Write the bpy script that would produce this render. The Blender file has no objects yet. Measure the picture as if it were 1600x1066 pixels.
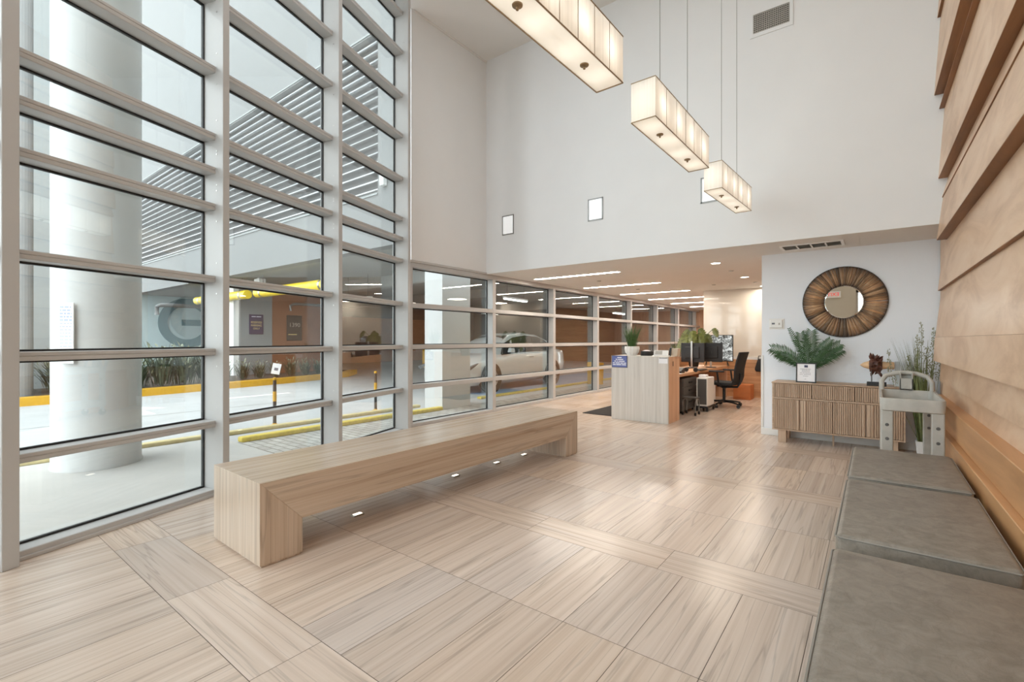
import bpy, bmesh, math, random
from mathutils import Vector, Matrix
random.seed(7)
sc = bpy.context.scene
C = sc.collection
R = math.radians
PI = math.pi

# ------------------------------------------------------------------ camera, sky, exposure
F_PX, YAW, EYE = 740.0, 37.5, 1.22
cam_d = bpy.data.cameras.new('camera')
cam = bpy.data.objects.new('camera', cam_d)
C.objects.link(cam)
cam_d.sensor_width = 36.0
cam_d.lens = F_PX / 1600.0 * 36.0
cam_d.shift_y = -(533 - 531) / 1600.0
cam_d.clip_start = 0.02
cam.location = (0, 0, EYE)
cam.rotation_euler = (R(90), 0, R(YAW))
sc.camera = cam

world = bpy.data.worlds.new('overcast_sky')
sc.world = world
world.use_nodes = True
bg = world.node_tree.nodes['Background']
bg.inputs['Color'].default_value = (0.91, 0.96, 1.0, 1)
bg.inputs['Strength'].default_value = 5.2

sc.view_settings.view_transform = 'Standard'
sc.view_settings.look = 'None'
sc.view_settings.gamma = 1.0
sc.view_settings.use_curve_mapping = False
sc.view_settings.exposure = 0.0
sc.cycles.use_denoising = True
sc.cycles.max_bounces = 12
sc.cycles.diffuse_bounces = 6
sc.cycles.glossy_bounces = 5
sc.cycles.transparent_max_bounces = 24
sc.cycles.sample_clamp_indirect = 6.0
sc.cycles.caustics_reflective = False
sc.cycles.caustics_refractive = False

LOBBY_FILL_W = 8.0      # added unseen lamps that brighten the lobby
OFFICE_LAMP_W = 11.0     # round downlights of the low ceiling
PENDANT_W = 0.6


# ------------------------------------------------------------------ materials
def mat(name):
    m = bpy.data.materials.new(name)
    m.use_nodes = True
    nt = m.node_tree
    return m, nt, nt.nodes['Principled BSDF']


def N(nt, t, **kw):
    n = nt.nodes.new(t)
    for k, v in kw.items():
        if k in n.inputs:
            n.inputs[k].default_value = v
        else:
            setattr(n, k, v)
    return n


def L(nt, a, b):
    nt.links.new(a, b)


def ramp(nt, stops):
    r = nt.nodes.new('ShaderNodeValToRGB')
    e = r.color_ramp.elements
    while len(e) < len(stops):
        e.new(0.5)
    for i, (p, c) in enumerate(stops):
        e[i].position = p
        e[i].color = (*c, 1)
    return r


def s2l(r, g, b):
    f = lambda c: (c / 255 / 12.92) if c / 255 <= 0.04045 else ((c / 255 + 0.055) / 1.055) ** 2.4
    return (f(r), f(g), f(b))


def plain(name, col, rough=0.5, metal=0.0, noise=0.04, nscale=12.0, spec=0.5, bump=0.0, coat=0.0):
    m, nt, b = mat(name)
    tc = N(nt, 'ShaderNodeTexCoord')
    nz = N(nt, 'ShaderNodeTexNoise', Scale=nscale, Detail=4.0)
    L(nt, tc.outputs['Object'], nz.inputs['Vector'])
    lo = tuple(max(0, c * (1 - noise)) for c in col)
    hi = tuple(min(1, c * (1 + noise)) for c in col)
    r = ramp(nt, [(0.3, lo), (0.7, hi)])
    L(nt, nz.outputs['Fac'], r.inputs['Fac'])
    L(nt, r.outputs['Color'], b.inputs['Base Color'])
    b.inputs['Roughness'].default_value = rough
    b.inputs['Metallic'].default_value = metal
    b.inputs['Specular IOR Level'].default_value = spec
    b.inputs['Coat Weight'].default_value = coat
    if bump:
        bp = N(nt, 'ShaderNodeBump', Strength=bump, Distance=0.01)
        L(nt, nz.outputs['Fac'], bp.inputs['Height'])
        L(nt, bp.outputs['Normal'], b.inputs['Normal'])
    return m


def emis(name, col, strength):
    m, nt, b = mat(name)
    b.inputs['Base Color'].default_value = (*col, 1)
    b.inputs['Emission Color'].default_value = (*col, 1)
    b.inputs['Emission Strength'].default_value = strength
    return m


def stone(name, axis, c0, c1, c2, rough=0.22, use_uv=False, vein=1.0):
    """vein-cut travertine: streaks run along AXIS (0 x, 1 y, 2 z)"""
    m, nt, b = mat(name)
    tc = N(nt, 'ShaderNodeTexCoord')
    src = tc.outputs['UV'] if use_uv else tc.outputs['Object']
    mp = N(nt, 'ShaderNodeMapping')
    s = [24.0, 24.0, 24.0]
    s[axis] = 0.28
    mp.inputs['Scale'].default_value = s
    L(nt, src, mp.inputs['Vector'])
    n1 = N(nt, 'ShaderNodeTexNoise', Scale=1.0, Detail=5.0, Roughness=0.6, Distortion=0.1)
    L(nt, mp.outputs['Vector'], n1.inputs['Vector'])
    mp2 = N(nt, 'ShaderNodeMapping')
    s2 = [10.0, 10.0, 10.0]
    s2[axis] = 0.3
    mp2.inputs['Scale'].default_value = s2
    L(nt, src, mp2.inputs['Vector'])
    n2 = N(nt, 'ShaderNodeTexNoise', Scale=1.6, Detail=3.0, Roughness=0.45, Distortion=0.3)
    L(nt, mp2.outputs['Vector'], n2.inputs['Vector'])
    r1 = ramp(nt, [(0.30, c0), (0.5, c1), (0.72, c2)])
    L(nt, n1.outputs['Fac'], r1.inputs['Fac'])
    # thin darker veins where the second noise crosses 0.5
    sub = N(nt, 'ShaderNodeMath', operation='SUBTRACT')
    L(nt, n2.outputs['Fac'], sub.inputs[0]); sub.inputs[1].default_value = 0.5
    ab = N(nt, 'ShaderNodeMath', operation='ABSOLUTE')
    L(nt, sub.outputs[0], ab.inputs[0])
    r2 = ramp(nt, [(0.0, tuple(1 - 0.22 * vein for _ in range(3))), (0.022, (1, 1, 1))])
    L(nt, ab.outputs[0], r2.inputs['Fac'])
    mx = N(nt, 'ShaderNodeMix', data_type='RGBA', blend_type='MULTIPLY')
    mx.inputs['Factor'].default_value = 1.0
    L(nt, r1.outputs['Color'], mx.inputs['A'])
    L(nt, r2.outputs['Color'], mx.inputs['B'])
    out = mx.outputs['Result']
    if use_uv:
        at = N(nt, 'ShaderNodeAttribute', attribute_name='tone')
        m2 = N(nt, 'ShaderNodeMix', data_type='RGBA', blend_type='MULTIPLY')
        m2.inputs['Factor'].default_value = 1.0
        L(nt, out, m2.inputs['A']); L(nt, at.outputs['Color'], m2.inputs['B'])
        out = m2.outputs['Result']
    L(nt, out, b.inputs['Base Color'])
    b.inputs['Roughness'].default_value = rough
    return m


def wood(name, axis, c0, c1, c2, rough=0.4, sc_=1.0, per_object=True, stretch=0.12):
    m, nt, b = mat(name)
    tc = N(nt, 'ShaderNodeTexCoord')
    vec = tc.outputs['Object']
    if per_object:
        oi = N(nt, 'ShaderNodeObjectInfo')
        mul = N(nt, 'ShaderNodeMath', operation='MULTIPLY')
        L(nt, oi.outputs['Random'], mul.inputs[0]); mul.inputs[1].default_value = 37.0
        add = N(nt, 'ShaderNodeVectorMath', operation='ADD')
        L(nt, vec, add.inputs[0]); L(nt, mul.outputs[0], add.inputs[1])
        vec = add.outputs[0]
    mp = N(nt, 'ShaderNodeMapping')
    s = [9.0 * sc_] * 3
    s[axis] = 9.0 * sc_ * stretch
    mp.inputs['Scale'].default_value = s
    L(nt, vec, mp.inputs['Vector'])
    n1 = N(nt, 'ShaderNodeTexNoise', Scale=1.0, Detail=8.0, Roughness=0.62, Distortion=0.9)
    L(nt, mp.outputs['Vector'], n1.inputs['Vector'])
    r = ramp(nt, [(0.3, c0), (0.52, c1), (0.75, c2)])
    L(nt, n1.outputs['Fac'], r.inputs['Fac'])
    L(nt, r.outputs['Color'], b.inputs['Base Color'])
    b.inputs['Roughness'].default_value = rough
    return m


def glass_mat(name, tint=(0.95, 0.98, 0.97), f0=0.09):
    m = bpy.data.materials.new(name)
    m.use_nodes = True
    nt = m.node_tree
    nt.nodes.clear()
    out = N(nt, 'ShaderNodeOutputMaterial')
    tr = N(nt, 'ShaderNodeBsdfTransparent', Color=(*tint, 1))
    gl = N(nt, 'ShaderNodeBsdfGlossy', Color=(1, 1, 1, 1), Roughness=0.0)
    lw = N(nt, 'ShaderNodeLayerWeight', Blend=0.5)
    pw = N(nt, 'ShaderNodeMath', operation='POWER')
    L(nt, lw.outputs['Facing'], pw.inputs[0]); pw.inputs[1].default_value = 3.6
    ma = N(nt, 'ShaderNodeMath', operation='MULTIPLY_ADD')
    L(nt, pw.outputs[0], ma.inputs[0]); ma.inputs[1].default_value = 0.9 - f0; ma.inputs[2].default_value = f0
    mx = N(nt, 'ShaderNodeMixShader')
    L(nt, ma.outputs[0], mx.inputs['Fac'])
    L(nt, tr.outputs[0], mx.inputs[1]); L(nt, gl.outputs[0], mx.inputs[2])
    L(nt, mx.outputs[0], out.inputs['Surface'])
    return m


def cloth_shade(name, col, stripe=True):
    """thin lampshade cloth that lets the bulbs inside shine through"""
    m = bpy.data.materials.new(name)
    m.use_nodes = True
    nt = m.node_tree
    nt.nodes.clear()
    out = N(nt, 'ShaderNodeOutputMaterial')
    d = N(nt, 'ShaderNodeBsdfDiffuse')
    t = N(nt, 'ShaderNodeBsdfTranslucent')
    tc = N(nt, 'ShaderNodeTexCoord')
    mp = N(nt, 'ShaderNodeMapping')
    mp.inputs['Scale'].default_value = (60, 60, 0.5) if stripe else (8, 8, 8)
    L(nt, tc.outputs['Object'], mp.inputs['Vector'])
    nz = N(nt, 'ShaderNodeTexNoise', Scale=1.0, Detail=2.0)
    L(nt, mp.outputs['Vector'], nz.inputs['Vector'])
    r = ramp(nt, [(0.3, tuple(c * (0.88 if stripe else 0.98) for c in col)), (0.7, col)])
    L(nt, nz.outputs['Fac'], r.inputs['Fac'])
    L(nt, r.outputs['Color'], d.inputs['Color']); L(nt, r.outputs['Color'], t.inputs['Color'])
    mx = N(nt, 'ShaderNodeMixShader', Fac=0.45)
    L(nt, d.outputs[0], mx.inputs[1]); L(nt, t.outputs[0], mx.inputs[2])
    L(nt, mx.outputs[0], out.inputs['Surface'])
    return m


M = {}
M['white_wall'] = plain('white_wall_paint', s2l(226, 227, 228), 0.75, noise=0.01, nscale=3)
M['grey_wall'] = plain('pale_grey_wall_paint', s2l(236, 241, 248), 0.75, noise=0.01, nscale=3)
M['ceiling'] = plain('ceiling_paint', s2l(224, 222, 219), 0.8, noise=0.01, nscale=3)
M['beige_wall'] = plain('beige_wall_paint', s2l(196, 190, 176), 0.8, noise=0.01)
M['frame'] = plain('white_aluminium', s2l(182, 181, 180), 0.38, noise=0.015, nscale=5)
M['rubber'] = plain('black_gasket', (0.012, 0.012, 0.012), 0.6)
M['glass'] = glass_mat('window_glass')
M['floor'] = stone('travertine_tile', 1, s2l(192, 173, 158), s2l(207, 189, 174), s2l(217, 201, 188), 0.24, use_uv=True)
M['grout'] = plain('grout', s2l(92, 80, 70), 0.8)
SB = (s2l(176, 154, 133), s2l(197, 178, 159), s2l(211, 195, 179))
M['stone_y'] = stone('bench_stone_lengthwise', 1, *SB, rough=0.25)
M['stone_z'] = stone('bench_stone_upright', 2, *SB, rough=0.3)
M['counter_z'] = stone('counter_stone_upright', 2, s2l(196, 190, 182), s2l(210, 205, 198), s2l(220, 216, 210), 0.3, vein=0.5)
WB = (s2l(190, 154, 122), s2l(218, 186, 156), s2l(230, 204, 178))
M['edge_wood'] = wood('dark_board_edge', 1, s2l(104, 66, 36), s2l(136, 92, 54), s2l(160, 112, 70), rough=0.5, sc_=0.6)  # dark brown that stands in for shade under the boards
M['veneer'] = wood('maple_veneer', 1, *WB, rough=0.38, sc_=0.35, stretch=0.35)
M['ledge_wood'] = wood('maple_ledge', 1, s2l(176, 126, 80), s2l(200, 150, 102), s2l(214, 168, 120), rough=0.35, sc_=0.6)
M['office_wood_x'] = wood('office_oak_x', 0, s2l(178, 128, 88), s2l(204, 156, 114), s2l(216, 172, 132), rough=0.4, sc_=1.6, stretch=0.06)
M['office_wood_y'] = wood('office_oak_y', 1, s2l(178, 128, 88), s2l(204, 156, 114), s2l(216, 172, 132), rough=0.4, sc_=1.6, stretch=0.06)
M['office_wood_z'] = wood('office_oak_z', 2, s2l(196, 152, 120), s2l(214, 174, 142), s2l(226, 190, 160), rough=0.4, sc_=1.2, stretch=0.05)
CB = (s2l(160, 134, 110), s2l(188, 162, 138), s2l(204, 180, 157))
M['cab_z'] = wood('grey_oak_upright', 2, *CB, rough=0.5, sc_=2.2, stretch=0.05)
M['cab_x'] = wood('grey_oak_lengthwise', 0, *CB, rough=0.5, sc_=2.2, stretch=0.05)
M['black'] = plain('black_plastic', (0.014, 0.014, 0.015), 0.42)
M['black_mesh'] = plain('black_mesh_fabric', (0.02, 0.02, 0.022), 0.8, nscale=400, noise=0.4)
M['white_plastic'] = plain('white_plastic', s2l(232, 232, 230), 0.4, noise=0.01)
M['grey_plastic'] = plain('warm_grey_plastic', s2l(178, 175, 168), 0.55, noise=0.09, nscale=14, bump=0.08)
M['dark_grey'] = plain('dark_grey_metal', s2l(92, 90, 88), 0.45, 0.2)
M['chrome'] = plain('chrome', (0.75, 0.75, 0.76), 0.15, 1.0, noise=0.01)
M['steel'] = plain('brushed_steel', (0.5, 0.49, 0.47), 0.32, 1.0, noise=0.03, nscale=60)
M['bronze'] = plain('bronze_finial', s2l(150, 130, 102), 0.3, 0.8, noise=0.03)
M['cable'] = plain('cable_steel', s2l(150, 150, 148), 0.35, 0.6)
M['paper'] = plain('white_paper', s2l(240, 240, 243), 0.7, noise=0.01)
M['ink'] = plain('grey_ink', s2l(120, 122, 130), 0.8)
M['ink_dark'] = plain('navy_ink', s2l(66, 70, 92), 0.8)
M['sign_blue'] = plain('blue_sign_panel', s2l(98, 110, 172), 0.45, noise=0.03)
M['sign_edge'] = plain('sign_rim', s2l(92, 92, 116), 0.5)
M['white_ink'] = plain('white_lettering', s2l(236, 238, 248), 0.6)
M['purple'] = plain('purple_sign', s2l(70, 58, 92), 0.45, noise=0.05)
M['yellow_ink'] = plain('pale_yellow_lettering', s2l(232, 212, 150), 0.6)
M['brown_sign'] = plain('dark_brown_sign', s2l(44, 36, 33), 0.5)
M['yellow'] = plain('yellow_paint', s2l(212, 160, 30), 0.5, noise=0.06)
M['yellow_bar'] = plain('yellow_tube_plastic', s2l(246, 214, 40), 0.4, noise=0.04)
M['kerb_yellow'] = plain('worn_yellow_paint', s2l(208, 184, 74), 0.7, noise=0.14, nscale=20)
M['kerb_tan'] = plain('faded_yellow_paint', s2l(206, 190, 140), 0.8, noise=0.1, nscale=20)
M['concrete'] = plain('pale_concrete', s2l(180, 177, 173), 0.85, noise=0.05, nscale=2.5)
M['road'] = plain('concrete_road', s2l(178, 178, 178), 0.85, noise=0.06, nscale=2)
M['facade'] = plain('facade_render', s2l(126, 127, 127), 0.85, noise=0.02, nscale=1.5)
M['column'] = plain('white_column_paint', s2l(196, 197, 197), 0.8, noise=0.03, nscale=1.5)
M['facade_grey'] = plain('pale_grey_cladding', s2l(150, 154, 154), 0.7, noise=0.02)
M['teal_wall'] = plain('blue_grey_wall', s2l(205, 222, 224), 0.7, noise=0.03, nscale=2)
M['teal_dark'] = plain('dark_teal_paint', s2l(118, 146, 152), 0.7, noise=0.04)
M['garage_ceiling'] = plain('garage_concrete', s2l(150, 150, 146), 0.9, noise=0.05)
M['brown_wall'] = plain('brown_timber_wall', s2l(150, 100, 72), 0.6, noise=0.1, nscale=3)
M['dark_wall'] = plain('dark_garage_wall', s2l(70, 66, 62), 0.8, noise=0.06)
M['louver'] = plain('louver_blade', s2l(226, 228, 230), 0.5, noise=0.01)
M['louver_back'] = plain('louver_backing_board', s2l(112, 112, 112), 0.9)  # darker grey painted as the shade between louver blades
M['leaf'] = plain('green_leaf', s2l(66, 96, 48), 0.5, noise=0.35, nscale=25)
M['leaf_palm'] = plain('palm_leaf', s2l(56, 88, 52), 0.5, noise=0.35, nscale=20)
M['leaf_reed'] = plain('dry_green_reed', s2l(112, 120, 74), 0.6, noise=0.3, nscale=25)
M['seed'] = plain('pale_seed_head', s2l(150, 152, 128), 0.7, noise=0.25, nscale=60)
M['leaf_dark'] = plain('shrub_leaf', s2l(72, 84, 66), 0.6, noise=0.5, nscale=9)
M['leaf_pale'] = plain('shrub_pale_leaf', s2l(150, 155, 132), 0.6, noise=0.2, nscale=9)
M['leaf_monstera'] = plain('variegated_leaf', s2l(92, 100, 46), 0.4, noise=0.45, nscale=16)
M['soil'] = plain('bed_soil', s2l(70, 60, 50), 0.95, noise=0.2, nscale=30)
M['mat_black'] = plain('black_doormat', s2l(38, 34, 32), 0.95, noise=0.2, nscale=150)
M['seed_brown'] = plain('dark_pod', s2l(88, 52, 40), 0.45, noise=0.35, nscale=30)
M['driftwood'] = plain('pale_driftwood', s2l(212, 178, 140), 0.6, noise=0.12, nscale=12)
M['acrylic'] = plain('frosted_acrylic', s2l(196, 202, 204), 0.15, noise=0.02)
M['orange_box'] = plain('orange_wood', s2l(196, 118, 66), 0.5, noise=0.06)
M['car_paint'] = plain('silver_white_car_paint', s2l(206, 210, 210), 0.25, 0.1, noise=0.005, coat=0.6)
M['car_glass'] = plain('dark_car_glass', (0.02, 0.022, 0.024), 0.06, spec=0.8)
M['tyre'] = plain('tyre_rubber', (0.02, 0.02, 0.02), 0.8)
M['headlight'] = plain('headlight_lens', (0.16, 0.17, 0.18), 0.08, 0.4)
M['panel_white'] = plain('glossy_white_glass_board', s2l(222, 216, 206), 0.06, noise=0.01, nscale=2, coat=0.3)
M['mirror'] = plain('mirror_silver', (0.88, 0.88, 0.86), 0.0, 1.0, noise=0.0)
M['lamp_white'] = emis('lamp_white', (1.0, 0.96, 0.9), 7.0)
M['lamp_warm'] = emis('lamp_warm', (1.0, 0.91, 0.80), 70.0)
M['lamp_spot'] = emis('lamp_spot', (1.0, 0.93, 0.82), 12.0)
M['uplight'] = emis('uplight_lens', (1.0, 0.9, 0.75), 2.5)
M['niche_glow'] = emis('niche_lamp_glass', (0.96, 0.98, 1.0), 0.25)
M['exit_red'] = emis('exit_red', (0.9, 0.05, 0.04), 0.5)
M['shade'] = cloth_shade('pleated_lampshade_cloth', (0.93, 0.89, 0.83))
M['diffuser'] = cloth_shade('lamp_diffuser_sheet', (0.96, 0.93, 0.87), False)

# leather with soft cloudy patches and fine creases
m, nt, b = mat('grey_leather')
tc = N(nt, 'ShaderNodeTexCoord')
n1 = N(nt, 'ShaderNodeTexNoise', Scale=17.0, Detail=6.0, Roughness=0.65, Distortion=0.6)
L(nt, tc.outputs['Object'], n1.inputs['Vector'])
r1 = ramp(nt, [(0.3, s2l(116, 109, 100)), (0.55, s2l(138, 130, 120)), (0.8, s2l(152, 145, 136))])
L(nt, n1.outputs['Fac'], r1.inputs['Fac'])
n2 = N(nt, 'ShaderNodeTexNoise', Scale=5.0, Detail=3.0, Distortion=1.8)
mp = N(nt, 'ShaderNodeMapping'); mp.inputs['Rotation'].default_value = (0, 0, 0.9); mp.inputs['Scale'].default_value = (4, 1.0, 1)
L(nt, tc.outputs['Object'], mp.inputs['Vector']); L(nt, mp.outputs['Vector'], n2.inputs['Vector'])
sb = N(nt, 'ShaderNodeMath', operation='SUBTRACT'); L(nt, n2.outputs['Fac'], sb.inputs[0]); sb.inputs[1].default_value = 0.5
ab = N(nt, 'ShaderNodeMath', operation='ABSOLUTE'); L(nt, sb.outputs[0], ab.inputs[0])
r2 = ramp(nt, [(0.0, (0.8, 0.8, 0.8)), (0.012, (1, 1, 1))])
L(nt, ab.outputs[0], r2.inputs['Fac'])
mx = N(nt, 'ShaderNodeMix', data_type='RGBA', blend_type='MULTIPLY'); mx.inputs['Factor'].default_value = 0.7
L(nt, r1.outputs['Color'], mx.inputs['A']); L(nt, r2.outputs['Color'], mx.inputs['B'])
L(nt, mx.outputs['Result'], b.inputs['Base Color'])
b.inputs['Roughness'].default_value = 0.42
bp = N(nt, 'ShaderNodeBump', Strength=0.12, Distance=0.01)
n3 = N(nt, 'ShaderNodeTexNoise', Scale=160.0); L(nt, tc.outputs['Object'], n3.inputs['Vector'])
L(nt, n3.outputs['Fac'], bp.inputs['Height']); L(nt, bp.outputs['Normal'], b.inputs['Normal'])
M['leather'] = m
M['leather_seam'] = plain('grey_leather_piping', s2l(140, 136, 129), 0.4)

# grey block paving
m, nt, b = mat('grey_block_paving')
tc = N(nt, 'ShaderNodeTexCoord')
br = N(nt, 'ShaderNodeTexBrick', Scale=1.0)
br.inputs['Color1'].default_value = (*s2l(186, 183, 176), 1)
br.inputs['Color2'].default_value = (*s2l(160, 156, 150), 1)
br.inputs['Mortar'].default_value = (*s2l(118, 114, 108), 1)
br.inputs['Mortar Size'].default_value = 0.008
br.inputs['Brick Width'].default_value = 0.2
br.inputs['Row Height'].default_value = 0.1
L(nt, tc.outputs['Object'], br.inputs['Vector'])
L(nt, br.outputs['Color'], b.inputs['Base Color'])
b.inputs['Roughness'].default_value = 0.9
M['paving'] = m

# burnt wooden staves of the mirror frame: tone per stave, charred towards the stave's two ends
m, nt, b = mat('scorched_staves')
tc = N(nt, 'ShaderNodeTexCoord')
at = N(nt, 'ShaderNodeAttribute', attribute_name='tone')
uv = tc.outputs['UV']
mp = N(nt, 'ShaderNodeMapping'); mp.inputs['Scale'].default_value = (40, 3, 1); L(nt, uv, mp.inputs['Vector'])
nz = N(nt, 'ShaderNodeTexNoise', Scale=1.0, Detail=4.0); L(nt, mp.outputs['Vector'], nz.inputs['Vector'])
r1 = ramp(nt, [(0.30, s2l(92, 64, 44)), (0.5, s2l(178, 140, 104)), (0.72, s2l(206, 174, 138))]); L(nt, nz.outputs['Fac'], r1.inputs['Fac'])
sx = N(nt, 'ShaderNodeSeparateXYZ'); L(nt, uv, sx.inputs[0])
r2 = ramp(nt, [(0.0, (0.12, 0.1, 0.09)), (0.16, (0.7, 0.68, 0.66)), (0.5, (1, 1, 1)), (0.86, (0.55, 0.52, 0.5)), (1.0, (0.1, 0.08, 0.07))])
L(nt, sx.outputs['Y'], r2.inputs['Fac'])
mx = N(nt, 'ShaderNodeMix', data_type='RGBA', blend_type='MULTIPLY'); mx.inputs['Factor'].default_value = 1
L(nt, r1.outputs['Color'], mx.inputs['A']); L(nt, at.outputs['Color'], mx.inputs['B'])
mx2 = N(nt, 'ShaderNodeMix', data_type='RGBA', blend_type='MULTIPLY'); mx2.inputs['Factor'].default_value = 1
L(nt, mx.outputs['Result'], mx2.inputs['A']); L(nt, r2.outputs['Color'], mx2.inputs['B'])
L(nt, mx2.outputs['Result'], b.inputs['Base Color'])
b.inputs['Roughness'].default_value = 0.55
M['staves'] = m

# screen with a grid of grey camera pictures
m, nt, b = mat('camera_grid_screen')
tc = N(nt, 'ShaderNodeTexCoord')
vo = N(nt, 'ShaderNodeTexVoronoi', Scale=26.0); L(nt, tc.outputs['Object'], vo.inputs['Vector'])
nz = N(nt, 'ShaderNodeTexNoise', Scale=16.0, Detail=6.0, Distortion=1.5); L(nt, tc.outputs['Object'], nz.inputs['Vector'])
r1 = ramp(nt, [(0.36, (0.02, 0.02, 0.02)), (0.52, (0.4, 0.42, 0.4)), (0.62, (0.9, 0.92, 0.9))]); L(nt, nz.outputs['Fac'], r1.inputs['Fac'])
L(nt, r1.outputs['Color'], b.inputs['Emission Color'])
b.inputs['Emission Strength'].default_value = 0.9
b.inputs['Base Color'].default_value = (0.02, 0.02, 0.02, 1)
M['screen'] = m


# ------------------------------------------------------------------ mesh builder
class MB:
    def __init__(self):
        self.bm = bmesh.new()

    def box(self, x0, x1, y0, y1, z0, z1, bev=0.0, seg=2):
        t = bmesh.new()
        v = [t.verts.new(p) for p in [(x0, y0, z0), (x1, y0, z0), (x1, y1, z0), (x0, y1, z0),
                                      (x0, y0, z1), (x1, y0, z1), (x1, y1, z1), (x0, y1, z1)]]
        for f in [(0, 3, 2, 1), (4, 5, 6, 7), (0, 1, 5, 4), (1, 2, 6, 5), (2, 3, 7, 6), (3, 0, 4, 7)]:
            t.faces.new([v[i] for i in f])
        if bev > 0:
            bmesh.ops.bevel(t, geom=t.edges[:] + t.verts[:], offset=bev, segments=seg, profile=0.5, affect='EDGES')
        self._add(t)
        return self

    def _add(self, t, mtx=None):
        me = bpy.data.meshes.new('tmp')
        t.to_mesh(me)
        t.free()
        if mtx is not None:
            me.transform(mtx)
        self.bm.from_mesh(me)
        bpy.data.meshes.remove(me)

    def add(self, other, mtx=None):
        self._add(other.bm.copy(), mtx)
        return self

    def quad(self, pts):
        self.bm.faces.new([self.bm.verts.new(p) for p in pts])
        return self

    def prism(self, poly, axis, a, b, bev=0.0):
        """extrude 2D polygon along axis 0/1/2 from a to b; poly in the remaining axes' order"""
        t = bmesh.new()
        def P(p, h):
            return {0: (h, p[0], p[1]), 1: (p[0], h, p[1]), 2: (p[0], p[1], h)}[axis]
        v0 = [t.verts.new(P(p, a)) for p in poly]
        v1 = [t.verts.new(P(p, b)) for p in poly]
        n = len(poly)
        t.faces.new(v0[::-1]); t.faces.new(v1)
        for i in range(n):
            t.faces.new([v0[i], v0[(i + 1) % n], v1[(i + 1) % n], v1[i]])
        bmesh.ops.recalc_face_normals(t, faces=t.faces[:])
        if bev:
            bmesh.ops.bevel(t, geom=t.edges[:] + t.verts[:], offset=bev, segments=2, profile=0.5, affect='EDGES')
        self._add(t)
        return self

    def tube(self, pts, r, n=8, r_end=None, caps=True):
        pts = [Vector(p) for p in pts]
        rings = []
        up = Vector((0, 0, 1))
        for i, p in enumerate(pts):
            d = (pts[min(i + 1, len(pts) - 1)] - pts[max(i - 1, 0)]).normalized()
            a = d.cross(up)
            if a.length < 1e-3:
                a = d.cross(Vector((1, 0, 0)))
            a.normalize()
            c = d.cross(a).normalized()
            rr = r if r_end is None else r + (r_end - r) * i / (len(pts) - 1)
            rings.append([self.bm.verts.new(p + a * rr * math.cos(2 * PI * k / n) + c * rr * math.sin(2 * PI * k / n)) for k in range(n)])
        for i in range(len(rings) - 1):
            for k in range(n):
                self.bm.faces.new([rings[i][k], rings[i][(k + 1) % n], rings[i + 1][(k + 1) % n], rings[i + 1][k]])
        if caps:
            self.bm.faces.new(rings[0][::-1]); self.bm.faces.new(rings[-1])
        return self

    def lathe(self, prof, n=32, cx=0, cy=0, axis=2):
        """prof: list of (radius, height)"""
        rings = []
        for (r, h) in prof:
            if r < 1e-5:
                q = (0, 0, h)
                rings.append([self.bm.verts.new(self._ax(q, cx, cy, axis))])
            else:
                rings.append([self.bm.verts.new(self._ax((r * math.cos(2 * PI * k / n), r * math.sin(2 * PI * k / n), h), cx, cy, axis)) for k in range(n)])
        for i in range(len(rings) - 1):
            a, b = rings[i], rings[i + 1]
            for k in range(n):
                k2 = (k + 1) % n
                if len(a) == 1 and len(b) == 1:
                    continue
                if len(a) == 1:
                    self.bm.faces.new([a[0], b[k2], b[k]])
                elif len(b) == 1:
                    self.bm.faces.new([a[k], a[k2], b[0]])
                else:
                    self.bm.faces.new([a[k], a[k2], b[k2], b[k]])
        return self

    @staticmethod
    def _ax(q, cx, cy, axis):
        x, y, z = q
        if axis == 2:
            return (cx + x, cy + y, z)
        if axis == 1:
            return (cx + x, z, cy + y)
        return (z, cx + x, cy + y)

    def blade(self, base, azim, tilt, length, width, bend=0.6, seg=4, fold=0.0):
        """a leaf blade that starts at BASE, leans TILT from upright towards AZIM and droops by BEND radians"""
        p = Vector(base)
        h = Vector((math.cos(azim), math.sin(azim), 0))
        side = Vector((-math.sin(azim), math.cos(azim), 0))
        prev = None
        for i in range(seg + 1):
            f = i / seg
            w = width * (0.55 + 0.45 * math.sin(PI * min(1, f * 1.3 + 0.15))) * (1 - f ** 3) * 0.5 + 0.0004
            a, c = self.bm.verts.new(p - side * w), self.bm.verts.new(p + side * w)
            if prev:
                self.bm.faces.new([prev[0], prev[1], c, a])
            prev = (a, c)
            ang = tilt + bend * f
            p = p + (h * math.sin(ang) + Vector((0, 0, 1)) * math.cos(ang)) * (length / seg)
        return self

    def build(self, name, material, parent=None, smooth=False, loc=None, rotz=0.0, fix=True):
        if fix:
            bmesh.ops.recalc_face_normals(self.bm, faces=self.bm.faces[:])
        me = bpy.data.meshes.new(name)
        self.bm.to_mesh(me)
        self.bm.free()
        me.materials.append(material)
        if smooth:
            for p in me.polygons:
                p.use_smooth = True
            try:
                me.set_sharp_from_angle(angle=R(40))
            except Exception:
                pass
        o = bpy.data.objects.new(name, me)
        C.objects.link(o)
        if parent is not None:
            o.parent = parent
        if loc is not None:
            o.location = loc
        o.rotation_euler.z = rotz
        return o


def tag(o, label=None, cat=None, group=None, kind=None):
    if label: o['label'] = label
    if cat: o['category'] = cat
    if group: o['group'] = group
    if kind: o['kind'] = kind
    return o


def thing(name, label, cat, loc=(0, 0, 0), rotz=0.0, group=None):
    o = bpy.data.objects.new(name, None)
    o.empty_display_size = 0.1
    C.objects.link(o)
    o.location = loc
    o.rotation_euler = (0, 0, rotz)
    return tag(o, label, cat, group)


def struct(o):
    o['kind'] = 'structure'
    return o


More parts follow.
